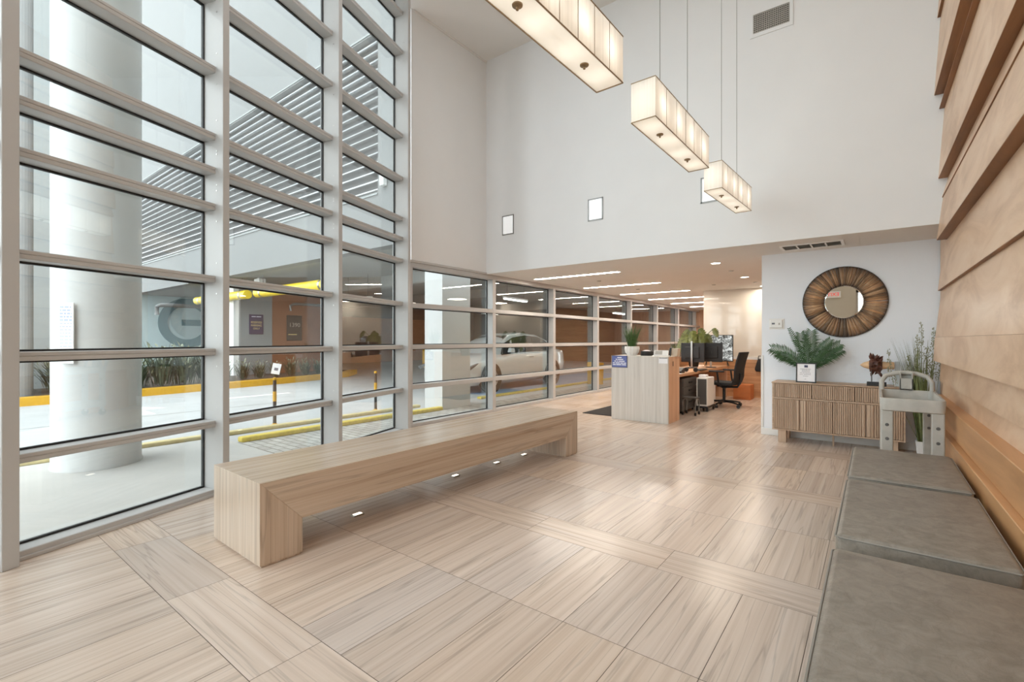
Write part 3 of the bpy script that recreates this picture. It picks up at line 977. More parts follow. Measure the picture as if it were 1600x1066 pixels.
# monitors (backs towards the lobby), camera screen, clutter
def monitor(label, loc, rz, w, h, zc, post_top):
    t = thing('monitor', label, 'monitor', loc, rz, 'two black monitors on the desk')
    s_ = MB().box(-w / 2, w / 2, -0.012, 0.012, zc - h / 2, zc + h / 2, 0.005, 2)
    s_.box(-w * 0.3, w * 0.3, -0.03, -0.012, zc - h * 0.3, zc + h * 0.3, 0.008, 2)
    s_.build('screen_housing', M['black'], t)
    MB().box(-0.018, 0.018, -0.055, -0.035, 0.0, post_top, 0.004).build('stand_post', M['steel'], t)
    MB().box(-0.012, 0.012, -0.04, -0.028, zc - 0.03, zc + 0.03).build('mount', M['black'], t)
    MB().lathe([(0, 0), (0.10, 0), (0.10, 0.012), (0.02, 0.016), (0, 0.016)], 24, 0, -0.03).build('foot', M['black'], t)


monitor('black monitor with silver post, back turned to the lobby', (-2.86, 9.58, DZ), R(-6), 0.46, 0.38, 0.30, 0.52)
monitor('black monitor to the right, overlapping the camera screen', (-2.60, 9.92, DZ), R(4), 0.42, 0.38, 0.30, 0.12)
tv = thing('camera_screen', 'large screen showing grey camera pictures behind the monitors', 'screen', (-2.63, 10.45, DZ), R(4))
MB().box(-0.315, 0.315, 0.0, 0.03, 0.10, 0.65, 0.006).build('housing', M['black'], tv)
MB().box(-0.30, 0.30, -0.002, 0.0, 0.118, 0.638).build('picture', M['screen'], tv)
for x in (-0.22, 0.22):
    MB().tube([(x, -0.06, 0.006), (x * 0.9, 0.015, 0.11), (x, 0.10, 0.006)], 0.008).build('foot', M['black'], tv)
ph = thing('desk_phone', 'black desk phone in front of the monitors', 'phone', (-2.62, 7.95, DZ))
MB().prism([(-0.1, 0), (0.1, 0), (0.1, 0.09), (-0.1, 0.03)], 0, -0.09, 0.09, 0.006).build('body', M['black'], ph)
MB().tube([(-0.06, -0.08, 0.06), (-0.065, -0.05, 0.085), (-0.065, 0.06, 0.115), (-0.06, 0.09, 0.10)], 0.018).build('handset', M['black'], ph, True)
pp = thing('paper_stack', 'loose white papers lying on the oak desk', 'papers', (-2.58, 7.66, DZ))
for k in range(4):
    MB().box(-0.09, 0.09, -0.12, 0.12, 0.002 * k, 0.002 * k + 0.0018).build('sheet', M['paper'], pp, rotz=0.15 * k - 0.2)
hd = thing('headset', 'black headset lying on the desk near the monitor', 'headset', (-2.50, 8.28, DZ))
MB().tube([(0.08 * math.cos(a), 0.08 * math.sin(a), 0.04 + 0.03 * math.sin(a)) for a in [PI * k / 12 for k in range(13)]], 0.009).build('band', M['black'], hd, True)
for s_ in (-1, 1):
    MB().lathe([(0, -0.02), (0.035, -0.02), (0.04, 0), (0.035, 0.02), (0, 0.02)], 16, 0.08 * s_, 0.04, 1).build('ear_cushion', M['black'], hd, True)
kb = thing('keyboard', 'black keyboard on the desk between phone and screen', 'keyboard', (-2.52, 8.9, DZ))
MB().box(-0.07, 0.07, -0.2, 0.2, 0, 0.018, 0.004).build('body', M['black'], kb)

# monstera on the desk
mo = thing('monstera_plant', 'variegated monstera plant with drooping leaves behind the monitors', 'plant', (-2.97, 10.02, DZ))
MB().lathe([(0, 0), (0.09, 0), (0.11, 0.15), (0.115, 0.16), (0.1, 0.16), (0.095, 0.14), (0, 0.14)], 24).build('pot', M['black'], mo, True)
st, lf = MB(), MB()


def heart_leaf(mb, tip_from, direction, up, size, notch=5):
    """a broad split leaf: outline with notches, folded along the rib"""
    d = Vector(direction).normalized()
    u = Vector(up)
    side = d.cross(u).normalized()
    nrm = side.cross(d).normalized()
    base = Vector(tip_from)
    rib = []
    n_ = 12
    L_, R_ = [], []
    for i in range(n_ + 1):
        f = i / n_
        w = size * 0.42 * math.sin(PI * (f * 0.9 + 0.08)) ** 0.8
        if i % 2 == 1 and 1 < i < n_ - 1:
            w *= 0.62
        c_ = base + d * size * f - Vector((0, 0, 1)) * size * 0.28 * f * f
        rib.append(mb.bm.verts.new(c_))
        L_.append(mb.bm.verts.new(c_ + side * w - nrm * w * 0.25))
        R_.append(mb.bm.verts.new(c_ - side * w - nrm * w * 0.25))
    for i in range(n_):
        mb.bm.faces.new([rib[i], rib[i + 1], L_[i + 1], L_[i]])
        mb.bm.faces.new([rib[i], R_[i], R_[i + 1], rib[i + 1]])


for (ax, ay, az, sz) in [(-0.10, -0.1, 0.66, 0.26), (0.02, -0.12, 0.74, 0.27), (0.12, -0.10, 0.68, 0.26), (-0.12, 0.05, 0.76, 0.24), (-0.16, -0.08, 0.52, 0.26),
                         (0.18, -0.04, 0.56, 0.25), (0.05, -0.16, 0.58, 0.28), (0.38, 0.02, 0.78, 0.17), (-0.05, -0.16, 0.62, 0.27), (0.22, 0.06, 0.66, 0.22), (-0.18, 0.0, 0.62, 0.22), (0.10, 0.05, 0.78, 0.22)]:
    st.tube([(0, 0, 0.13), (ax * 0.4, ay * 0.4, az * 0.7), (ax, ay, az)], 0.006, 6)
    hl = math.hypot(ax, ay) + 1e-4
    heart_leaf(lf, (ax, ay, az), (ax / hl * 0.55, ay / hl * 0.3 - 0.3, -0.75), (0.15 * ax / hl, -1, 0.1), sz)
lf.build('leaves', M['leaf_monstera'], mo, fix=False)
st.build('stems', M['leaf'], mo)

# under the desk
du = thing('drawer_pedestal', 'grey metal drawer pedestal under the oak desk', 'drawer unit', (-2.68, 7.85, 0))
MB().box(-0.17, 0.17, 0, 0.75, 0.04, 0.575, 0.004).build('body', M['dark_grey'], du)
for z0, z1 in ((0.05, 0.30), (0.31, 0.43), (0.44, 0.565)):
    dr = MB().box(0.17, 0.182, 0.02, 0.73, z0, z1, 0.003).build('drawer', M['dark_grey'], du)
    MB().box(0.182, 0.196, 0.30, 0.45, (z0 + z1) / 2 - 0.012, (z0 + z1) / 2 + 0.012, 0.003).build('handle', M['black'], dr)
for x in (-0.13, 0.13):
    for y in (0.06, 0.69):
        MB().lathe([(0, -0.012), (0.02, -0.012), (0.02, 0.012), (0, 0.012)], 12, y, 0.02, 0).build('caster', M['black'], du, loc=(x, 0, 0))
pc = thing('computer_tower', 'white computer tower with dark mesh front on castors', 'computer', (-2.34, 8.35, 0))
MB().box(-0.09, 0.09, 0, 0.42, 0.09, 0.57, 0.006).build('case', M['white_plastic'], pc)
MB().box(-0.068, 0.075, -0.006, 0.002, 0.12, 0.55, 0.002).build('mesh_front', M['dark_grey'], pc)
MB().box(-0.1, 0.1, -0.01, 0.43, 0.06, 0.09).build('trolley', M['black'], pc)
for x in (-0.085, 0.085):
    for y in (0.02, 0.4):
        MB().lathe([(0, -0.012), (0.03, -0.012), (0.03, 0.012), (0, 0.012)], 14, y, 0.03, 0).build('caster', M['black'], pc, loc=(x, 0, 0))
bx = thing('carton', 'small white carton on top of the computer tower', 'box', (-2.36, 8.45, 0.571))
MB().box(-0.06, 0.06, 0, 0.14, 0, 0.045, 0.003).build('body', M['paper'], bx)
wc = thing('wheeled_stand', 'small wheeled stand with curved grey legs below the desk', 'stand', (-2.385, 7.90, 0))
g = MB()
for x in (-0.10, 0.10):
    g.tube([(x, -0.10, 0.05), (x, -0.10, 0.2), (x, -0.07, 0.25), (x * 0.5, 0, 0.27), (0, 0.0, 0.275)], 0.009)
    g.tube([(x, 0.10, 0.05), (x, 0.10, 0.2), (x, 0.07, 0.25), (x * 0.5, 0, 0.27), (0, 0.0, 0.275)], 0.009)
g.build('legs_frame', M['cable'], wc, True)
MB().box(-0.11, 0.11, -0.11, 0.11, 0.272, 0.288, 0.004).build('shelf', M['dark_grey'], wc)
for x in (-0.10, 0.10):
    for y in (-0.1, 0.1):
        MB().lathe([(0, -0.012), (0.026, -0.012), (0.026, 0.012), (0, 0.012)], 14, y, 0.026, 0).build('caster', M['black'], wc, loc=(x, 0, 0))
ob = thing('storage_box', 'orange wooden box on the floor behind the office chair', 'box', (-2.15, 10.5, 0))
MB().box(-0.17, 0.15, 0, 0.35, 0, 0.30, 0.004).build('body', M['orange_box'], ob)
MB().box(-0.15, 0.13, -0.008, 0.0, 0.04, 0.27, 0.003).build('front', M['orange_box'], ob)
wb = thing('waste_bin', 'white low bin under the desk beyond the tower', 'bin', (-2.62, 9.3, 0))
MB().box(-0.16, 0.16, 0, 0.4, 0.02, 0.38, 0.01).build('body', M['white_plastic'], wb)
MB().box(-0.15, 0.15, 0.01, 0.39, 0, 0.02).build('base', M['black'], wb)

# office chair facing the desk (towards -x)
ch = thing('office_chair', 'black mesh office chair on castors at the reception desk', 'chair', (-2.20, 9.25, 0), R(170))
# local +x is the sitter's forward
g = MB().prism([(0.24, -0.2), (0.22, -0.235), (-0.2, -0.23), (-0.23, -0.2), (-0.23, 0.2), (-0.2, 0.23), (0.22, 0.235), (0.24, 0.2)], 2, 0.40, 0.455, 0.018)
g.build('seat', M['black_mesh'], ch, True)
bk = MB()
pts = [(-0.21, 0.44), (-0.25, 0.55), (-0.255, 0.68), (-0.29, 0.85), (-0.34, 1.0)]
bk.prism([(x, z) for x, z in pts] + [(x - 0.03, z) for x, z in pts[::-1]], 1, -0.20, 0.20, 0.008)
bk.build('backrest', M['black_mesh'], ch, True)
MB().tube([(-0.05, 0, 0.36), (-0.24, 0, 0.37), (-0.29, 0, 0.46), (-0.30, 0, 0.62)], 0.02).build('back_support', M['black'], ch, True)
for s_ in (-1, 1):
    a = MB().tube([(-0.05, 0.25 * s_, 0.38), (-0.03, 0.29 * s_, 0.42), (0.0, 0.29 * s_, 0.64)], 0.017)
    a.box(-0.12, 0.14, 0.29 * s_ - 0.04, 0.29 * s_ + 0.04, 0.64, 0.668, 0.012)
    a.build('armrest', M['black'], ch, True)
MB().lathe([(0, 0.40), (0.06, 0.40), (0.05, 0.34), (0.026, 0.33), (0.026, 0.12), (0.04, 0.11), (0.04, 0.07), (0, 0.07)], 16).box(-0.08, 0.1, -0.07, 0.07, 0.36, 0.40).build('column', M['black'], ch, True)
for k in range(5):
    a = 2 * PI * k / 5 + 0.3
    ca, sa = math.cos(a), math.sin(a)
    leg = MB().tube([(0.02 * ca, 0.02 * sa, 0.10), (0.16 * ca, 0.16 * sa, 0.095), (0.31 * ca, 0.31 * sa, 0.07)], 0.022, 8, 0.014).build('leg', M['black'], ch, True)
    MB().lathe([(0, -0.022), (0.03, -0.022), (0.032, 0), (0.03, 0.022), (0, 0.022)], 14, 0, 0, 1).build('caster', M['black'], leg, True, loc=(0.31 * ca, 0.31 * sa, 0.032), rotz=a + 0.6)

bag = thing('bag', 'black bag hanging on the oak panelling at the grey wall edge', 'bag', (-1.885, 10.98, 0.56))
MB().prism([(-0.11, 0.05), (-0.09, 0.0), (0.09, 0.0), (0.11, 0.05), (0.08, 0.26), (-0.05, 0.26)], 1, -0.10, 0.0, 0.02).build('body', M['black_mesh'], bag, True)
MB().tube([(-0.05, -0.05, 0.25), (-0.04, -0.05, 0.32), (0.05, -0.05, 0.32), (0.07, -0.05, 0.25)], 0.008).build('strap', M['black'], bag, True)

dm = tag(MB().box(-3.86, -3.262, 6.95, 9.2, 0.0, 0.010, 0.003, 1).build('doormat', M['mat_black']), 'black doormat on the floor left of the reception counter', 'doormat')

# ------------------------------------------------------------------ slatted sideboard
cb = thing('sideboard', 'slatted pale oak sideboard against the grey wall', 'sideboard', (-0.985, 6.42, 0))
CW, Z0, Z1, DP = 1.235, 0.145, 0.715, 0.40
MB().box(-0.008, CW + 0.008, -0.006, DP, Z1 - 0.014, Z1, 0.003).build('top', M['cab_x'], cb)
MB().box(0, 0.018, 0, DP, Z0, Z1 - 0.014).box(CW - 0.018, CW, 0, DP, Z0, Z1 - 0.014).box(0.018, CW - 0.018, 0.0, DP, Z0, Z0 + 0.018).box(0.018, CW - 0.018, DP - 0.015, DP, Z0, Z1 - 0.014).box(0.018, CW - 0.018, 0.0, DP, 0.518, 0.536).build('carcass', M['cab_x'], cb)


def slat_front(name, xa, xb, za, zb):
    q = MB().box(xa, xb, 0.004, 0.018, za, zb)
    n_ = max(2, int((xb - xa) / 0.019))
    for k in range(n_):
        x = xa + (xb - xa) * (k + 0.5) / n_
        q.box(x - 0.0054, x + 0.0054, -0.010, 0.005, za, zb)
    return q.build(name, M['cab_z'], cb)


for xa, xb in ((0.020, 0.402), (0.408, 0.802), (0.808, CW - 0.020)):
    slat_front('drawer', xa, xb, 0.540, Z1 - 0.018)
for xa, xb, side in ((0.020, 0.268, 'r'), (0.335, 0.602, 'l'), (0.606, 0.885, 'r'), (0.955, CW - 0.020, 'l')):
    d = slat_front('door', xa, xb, Z0 + 0.022, 0.515)
    e = xb if side == 'r' else xa
    MB().box(e - 0.010, e + 0.010, -0.016, 0.012, Z0 + 0.022, 0.515, 0.002).build('edge_pull', M['cab_z'], d)
for xa, xb in ((0.282, 0.322), (0.898, 0.942)):
    q = MB().box(xa - 0.004, xb + 0.004, 0.016, 0.022, Z0 + 0.02, 0.516).box(xa + 0.012, xb, -0.006, 0.018, Z0 + 0.022, 0.515, 0.002)
    q.build('stile', M['cab_z'], cb)
for xa, xb, ya, yb in ((0.06, 0.145, 0.02, 0.10), (0.06, 0.145, 0.30, 0.38), (CW - 0.145, CW - 0.06, 0.02, 0.10), (CW - 0.145, CW - 0.06, 0.30, 0.38), (0.595, 0.612, 0.10, 0.117)):
    MB().box(xa, xb, ya, yb, 0, Z0, 0.002).build('leg', M['cab_z'], cb)

ST = Z1
fr = thing('framed_notice', 'black framed white notice standing on the sideboard', 'picture frame', (-0.648, 6.52, ST), R(-2))
fm = Matrix.Rotation(R(-8), 4, 'X')
q = MB()
W2, H2 = 0.102, 0.232
q.box(-W2, W2, -0.008, 0.008, 0, 0.014).box(-W2, W2, -0.008, 0.008, H2 - 0.012, H2).box(-W2, -W2 + 0.012, -0.008, 0.008, 0, H2).box(W2 - 0.012, W2, -0.008, 0.008, 0, H2)
o = q.build('frame', M['black'], fr); o.rotation_euler.x = R(-5)
pn = MB().box(-W2 + 0.011, W2 - 0.011, -0.003, 0.006, 0.012, H2 - 0.011).build('sheet', M['paper'], fr); pn.rotation_euler.x = R(-5)
g = MB()
g.box(-0.018, 0.018, -0.0036, -0.003, 0.178, 0.205)
g.build('emblem', M['ink_dark'], pn)
g = MB()
for (z, ws) in [(0.160, [(-0.058, 0.05)]), (0.146, [(-0.042, 0.04)]), (0.130, [(-0.042, 0.036)]), (0.113, [(-0.064, -0.042), (-0.034, 0.05)]), (0.096, [(-0.066, -0.03), (-0.022, 0.05)]), (0.076, [(-0.03, 0.022)]), (0.042, [(-0.012, 0.0)])]:
    for a, bb in ws:
        x = a
        while x < bb:
            w_ = random.uniform(0.008, 0.018)
            g.box(x, min(x + w_, bb), -0.0035, -0.003, z - 0.0022, z + 0.0022)
            x += w_ + 0.003
g.build('text_lines', M['ink'], pn)
MB().prism([(0.01, 0.005), (0.075, 0.0), (0.08, 0.004), (0.02, 0.15), (0.012, 0.15)], 0, -0.02, 0.02).build('easel', M['black'], fr)

pa = thing('palm_plant', 'green feathery palm fronds behind the framed notice', 'plant', (-0.64, 6.66, ST))
MB().lathe([(0, 0), (0.05, 0), (0.062, 0.10), (0.065, 0.13), (0.055, 0.13), (0.05, 0.1), (0, 0.1)], 20).build('vase', M['black'], pa, True)
fo, sm = MB(), MB()
rnd = random.Random(11)


def frond(az, tilt, length, bend, leaf_len):
    p = Vector((0, 0, 0.10))
    h = Vector((math.cos(az), math.sin(az) * 0.55, 0))
    n_ = 26
    pts = [p.copy()]
    for i in range(n_):
        a = tilt + bend * i / n_
        p = p + (h * math.sin(a) + Vector((0, 0, 1)) * math.cos(a)) * length / n_
        pts.append(p.copy())
    sm.tube(pts[::2], 0.004, 5, 0.0012)
    for i in range(5, n_ + 1):
        f = i / n_
        d = (pts[i] - pts[i - 1]).normalized()
        sd = d.cross(Vector((0, -1, 0.25))).normalized()
        ll = leaf_len * (0.45 + 0.75 * math.sin(PI * min(1, (f - 0.1) * 1.02)) ) * rnd.uniform(0.85, 1.1)
        for s_ in (-1, 1):
            dr = (d * 0.75 + sd * s_ * 0.8 + Vector((0, rnd.uniform(-0.25, 0.1), -0.05))).normalized()
            w_ = dr.cross(Vector((0, 1, 0.2))).normalized() * 0.0068
            a0, a1, a2 = pts[i], pts[i] + dr * ll * 0.6, pts[i] + dr * ll + Vector((0, 0, -0.15 * ll))
            v = [fo.bm.verts.new(c_) for c_ in (a0 - w_ * 0.5, a0 + w_ * 0.5, a1 + w_, a1 - w_, a2)]
            fo.bm.faces.new([v[0], v[1], v[2], v[3]]); fo.bm.faces.new([v[3], v[2], v[4]])


frond(R(180), 0.50, 0.50, 0.85, 0.115)
frond(R(184), 0.62, 0.40, 0.70, 0.095)
frond(R(178), 0.26, 0.57, 0.18, 0.045)
frond(R(205), 0.10, 0.48, 0.15, 0.115)
frond(R(350), 0.02, 0.50, 0.10, 0.12)
frond(R(0), 0.50, 0.47, 0.45, 0.11)
frond(R(8), 0.62, 0.44, 0.5, 0.10)
frond(R(352), 0.36, 0.46, 0.30, 0.09)
fo.build('fronds', M['leaf_palm'], pa, fix=False)
sm.build('stems', M['leaf'], pa)

sl = thing('pod_sculpture', 'sculpture of dark seed pods around pale wood on the sideboard', 'sculpture', (0.0, 6.55, ST))
MB().box(-0.075, 0.095, -0.04, 0.04, 0, 0.042, 0.003).build('base', M['black'], sl)
MB().tube([(-0.033, 0, 0.04), (-0.033, 0, 0.19)], 0.005).build('rod', M['dark_grey'], sl)
q = MB()
prof = [(0.004, -0.135), (0.03, -0.10), (0.044, -0.06), (0.05, 0.0), (0.045, 0.05), (0.036, 0.10), (0.04, 0.15), (0.036, 0.162), (0, 0.164)]
q.lathe([(0, -0.137)] + prof, 20, 0, 0.225, 0)
q.build('driftwood_body', M['driftwood'], sl, True)
q = MB()
rnd = random.Random(4)
for k in range(62):
    a = rnd.uniform(0, 2 * PI); x = rnd.uniform(-0.05, 0.055)
    rr = 0.058 + rnd.uniform(0, 0.045)
    pod = MB().lathe([(0, -0.030), (0.011, -0.014), (0.015, 0.004), (0.010, 0.022), (0, 0.042)], 7)
    mtx = Matrix.Translation((x, rr * math.cos(a), 0.225 + rr * math.sin(a))) @ Matrix.Rotation(a - PI / 2, 4, 'X') @ Matrix.Rotation(rnd.uniform(-0.8, 0.8), 4, 'Y') @ Matrix.Rotation(rnd.uniform(-0.5, 0.5), 4, 'X')
    q.add(pod, mtx)
q.lathe([(0.05, -0.055), (0.07, -0.03), (0.074, 0.02), (0.05, 0.06)], 18, 0, 0.225, 0)
q.build('pods', M['seed_brown'], sl)

ac = thing('acrylic_stand', 'clear grey acrylic block behind the cart on the sideboard', 'display stand', (0.188, 6.60, ST))
MB().box(-0.022, 0.022, -0.03, 0.03, 0, 0.265, 0.004).build('block', M['acrylic'], ac)
MB().box(-0.024, -0.018, -0.032, -0.026, 0, 0.10).build('edge_strip', M['chrome'], ac)

th = thing('thermostat', 'white wall thermostat on the grey wall left of the mirror', 'thermostat', (-0.997, 6.84, 1.42))
MB().box(-0.087, 0.087, -0.006, 0, -0.068, 0.068, 0.006).build('back_plate', M['white_plastic'], th)
MB().box(-0.074, 0.066, -0.026, -0.006, -0.048, 0.052, 0.006).build('body', M['white_plastic'], th)
MB().box(-0.052, -0.018, -0.0275, -0.026, -0.006, 0.016).build('display', M['ink'], th)
MB().box(0.022, 0.040, -0.0275, -0.026, -0.012, 0.014).build('buttons', M['grey_plastic'], th)

# round mirror framed by scorched staves
mi = thing('round_mirror', 'round wall mirror framed by scorched wooden staves', 'mirror', (-0.297, 6.838, 1.667))
RO, RI = 0.414, 0.196
bmf = bmesh.new()
uvl = bmf.loops.layers.uv.new('UVMap')
tl = bmf.loops.layers.float_color.new('tone')
rnd = random.Random(21)
a = 0.0
while a < 2 * PI - 0.02:
    wd = min(rnd.uniform(0.055, 0.13), 2 * PI - a)
    k = rnd.choice([1.05, 0.9, 1.25, 0.5, 0.75, 0.3, 1.35, 1.0])
    wr = rnd.uniform(-0.06, 0.08)
    th_ = -0.024 - rnd.uniform(0, 0.010)
    a0, a1 = a + 0.003, a + wd - 0.003
    def PT(r_, an, y_):
        return bmf.verts.new((r_ * math.cos(an), y_, r_ * math.sin(an)))
    am = (a0 + a1) / 2
    top = [[PT(RI, a0, -0.012), PT(RI, am, -0.016), PT(RI, a1, -0.012)], [PT((RI + RO) / 2, a0, th_), PT((RI + RO) / 2, am, th_ - 0.006), PT((RI + RO) / 2, a1, th_)], [PT(RO, a0, -0.014), PT(RO, am, -0.018), PT(RO, a1, -0.014)]]
    bot = [[PT(r_, q_, 0.0) for q_ in (a0, am, a1)] for r_ in (RI, (RI + RO) / 2, RO)]
    fs = []
    for i in range(2):
        for j in range(2):
            f = bmf.faces.new([top[i][j], top[i + 1][j], top[i + 1][j + 1], top[i][j + 1]])
            fs.append((f, [(j / 2, i / 2), (j / 2, (i + 1) / 2), ((j + 1) / 2, (i + 1) / 2), ((j + 1) / 2, i / 2)]))
    for (A, B) in (((top[0][0], top[1][0], bot[1][0], bot[0][0]), 0), ((top[1][0], top[2][0], bot[2][0], bot[1][0]), 0), ((top[0][2], bot[0][2], bot[1][2], top[1][2]), 0), ((top[1][2], bot[1][2], bot[2][2], top[2][2]), 0),
                   ((top[2][0], top[2][1], bot[2][1], bot[2][0]), 1), ((top[2][1], top[2][2], bot[2][2], bot[2][1]), 1), ((top[0][0], bot[0][0], bot[0][1], top[0][1]), 1), ((top[0][1], bot[0][1], bot[0][2], top[0][2]), 1)):
        f = bmf.faces.new(A)
        fs.append((f, [(0.0, 0.99)] * 4))
    for f, uvs in fs:
        for lp, uv_ in zip(f.loops, uvs):
            lp[uvl].uv = (uv_[0] * wd * 3 + a * 7, uv_[1])
            lp[tl] = (k * (1 + wr), k, k * (1 - wr), 1)
    a += wd
bmesh.ops.recalc_face_normals(bmf, faces=bmf.faces[:])
me = bpy.data.meshes.new('stave_frame'); bmf.to_mesh(me); bmf.free()
me.materials.append(M['staves'])
o = bpy.data.objects.new('stave_frame', me); C.objects.link(o); o.parent = mi
MB().lathe([(RO + 0.001, 0.0), (RO + 0.004, -0.018), (RO - 0.003, -0.020)], 72, 0, 0, 1).build('rim', M['black'], mi)
MB().lathe([(0, -0.011), (RI - 0.012, -0.011), (RI + 0.002, -0.006)], 64, 0, 0, 1).build('mirror_glass', M['mirror'], mi)

# reeds in a white pot in the corner
re_ = thing('reed_plant', 'tall flowering reed grass in a white pot beside the sideboard', 'plant', (0.385, 6.45, 0))
MB().prism([(-0.042, 0), (0.042, 0), (0.055, 0.17), (-0.055, 0.17)], 1, -0.05, 0.05, 0.004).build('pot', M['white_plastic'], re_)
g = MB()
rnd = random.Random(31)
for k in range(380):
    az = rnd.choice([rnd.uniform(0, 2 * PI), rnd.uniform(PI * 0.8, PI * 1.2)])
    h_ = rnd.uniform(0.5, 1.12)
    az0 = math.atan2(math.sin(az), math.cos(az) - 0.35)
    tl_ = rnd.uniform(0.0, 0.14)
    if math.cos(az0) > 0: tl_ *= 0.75
    g.blade((rnd.uniform(-0.035, 0.035), rnd.uniform(-0.03, 0.03), 0.15), az0, tl_, h_, rnd.uniform(0.009, 0.016), rnd.uniform(0.02, 0.28), 6)
g.build('blades', M['leaf_reed'], re_, fix=False)
for (dx, dy, topz, lean) in [(0.0, 0.0, 1.40, -0.01), (0.03, 0.02, 1.34, 0.06), (-0.02, 0.0, 1.28, -0.02), (0.05, 0.0, 1.24, 0.05), (-0.06, 0.0, 1.12, -0.22), (0.02, 0.03, 1.14, 0.02), (0.06, 0.02, 1.18, 0.09), (-0.03, 0.02, 1.05, -0.08)]:
    g, sd = MB(), MB()
    p0, p1 = Vector((dx * 0.3, dy, 0.15)), Vector((dx + lean, dy, topz))
    pts = [p0.lerp(p1, t_ / 8) + Vector((lean * 0.25 * math.sin(PI * t_ / 8), 0, 0)) for t_ in range(9)]
    g.tube(pts, 0.0028, 5, 0.0012)
    for k in range(95):
        f = rnd.uniform(0.64, 1.0)
        c_ = p0.lerp(p1, f) + Vector((lean * 0.25 * math.sin(PI * f), 0, 0))
        r_ = 0.030 * (1.1 - f) * 2.2 + 0.006
        q_ = c_ + Vector((rnd.uniform(-r_, r_), rnd.uniform(-r_, r_), rnd.uniform(-0.01, 0.01)))
        sd.add(MB().lathe([(0, -0.009), (0.0045, 0), (0, 0.009)], 5), Matrix.Translation(q_) @ Matrix.Rotation(rnd.uniform(-0.6, 0.6), 4, 'Y'))
    sk = g.build('stalk', M['leaf_reed'], re_)
    tag(sd.build('seed_head', M['seed'], sk), kind='stuff')

# grey utility cart
uc = thing('utility_cart', 'grey plastic utility cart with handle before the sideboard', 'cart', (0.212, 4.92, 0))
CX0, CX1, CY0, CY1, CT_ = -0.188, 0.188, -0.42, 0.42, 0.785
t = bmesh.new()
def ring_r(x0, x1, y0, y1, z, r_, n_=5):
    pts = []
    for (cx, cy, a0) in ((x1 - r_, y0 + r_, -PI / 2), (x1 - r_, y1 - r_, 0), (x0 + r_, y1 - r_, PI / 2), (x0 + r_, y0 + r_, PI)):
        for k in range(n_ + 1):
            a_ = a0 + PI / 2 * k / n_
            pts.append((cx + r_ * math.cos(a_), cy + r_ * math.sin(a_), z))
    return pts


def tray(mb, ztop, hgt):
    prof = [(0.014, ztop - hgt, 0.03), (0.004, ztop - hgt + 0.006, 0.035), (0.0, ztop - 0.008, 0.04), (0.003, ztop, 0.04), (0.018, ztop, 0.032), (0.022, ztop - 0.006, 0.03), (0.026, ztop - hgt + 0.022, 0.026)]
    rs = []
    for (ins, z, r_) in prof:
        rs.append([mb.bm.verts.new(p) for p in ring_r(CX0 + ins, CX1 - ins, CY0 + ins, CY1 - ins, z, r_)])
    n_ = len(rs[0])
    for i in range(len(rs) - 1):
        for k in range(n_):
            mb.bm.faces.new([rs[i][k], rs[i][(k + 1) % n_], rs[i + 1][(k + 1) % n_], rs[i + 1][k]])
    mb.bm.faces.new(rs[0][::-1]); mb.bm.faces.new(rs[-1])


t = MB(); tray(t, CT_, 0.095); t.build('top_tray', M['grey_plastic'], uc, True)
t = MB(); tray(t, 0.24, 0.09); t.build('bottom_tray', M['grey_plastic'], uc, True)
for x in (CX0 + 0.045, CX1 - 0.045):
    for y in (CY0 + 0.04, CY1 - 0.05):
        lg = MB().box(x - 0.037, x + 0.037, y - 0.022, y + 0.022, 0.19, CT_ - 0.09, 0.008, 2).build('leg', M['grey_plastic'], uc)
        for z in (0.48, 0.585):
            MB().lathe([(0, -0.004), (0.010, -0.004), (0.012, 0), (0, 0)], 12, x, z, 1).build('bolt', M['dark_grey'], lg, loc=(0, y - 0.022, 0))
        MB().lathe([(0, -0.016), (0.05, -0.016), (0.055, 0), (0.05, 0.016), (0, 0.016)], 18, y, 0.055, 0).build('caster', M['black'], uc, True, loc=(x, 0, 0))
        MB().box(x - 0.022, x + 0.022, y - 0.02, y + 0.02, 0.06, 0.155).build('caster_fork', M['steel'], uc)
hp = [(CX0 + 0.02, CY1 - 0.02, CT_ - 0.01), (CX0 + 0.02, CY1 - 0.0, CT_ + 0.07), (CX0 + 0.05, CY1 + 0.02, CT_ + 0.118), (CX0 + 0.12, CY1 + 0.03, CT_ + 0.142), (0, CY1 + 0.03, CT_ + 0.148),
      (CX1 - 0.12, CY1 + 0.03, CT_ + 0.142), (CX1 - 0.05, CY1 + 0.02, CT_ + 0.118), (CX1 - 0.02, CY1, CT_ + 0.07), (CX1 - 0.02, CY1 - 0.02, CT_ - 0.01)]
MB().tube(hp, 0.019, 10).build('handle', M['grey_plastic'], uc, True)
q = MB()
q.box(-0.045, -0.035, CY1 - 0.03, CY1 + 0.05, CT_ - 0.0, CT_ + 0.155, 0.002).box(0.035, 0.045, CY1 - 0.03, CY1 + 0.05, CT_, CT_ + 0.155, 0.002)
q.box(-0.045, 0.045, CY1 - 0.03, CY1 - 0.02, CT_, CT_ + 0.10, 0.002).box(-0.045, 0.045, CY1 + 0.04, CY1 + 0.05, CT_, CT_ + 0.155, 0.002).box(-0.045, 0.045, CY1 - 0.03, CY1 + 0.05, CT_, CT_ + 0.01)
q.build('tool_cup', M['grey_plastic'], uc)

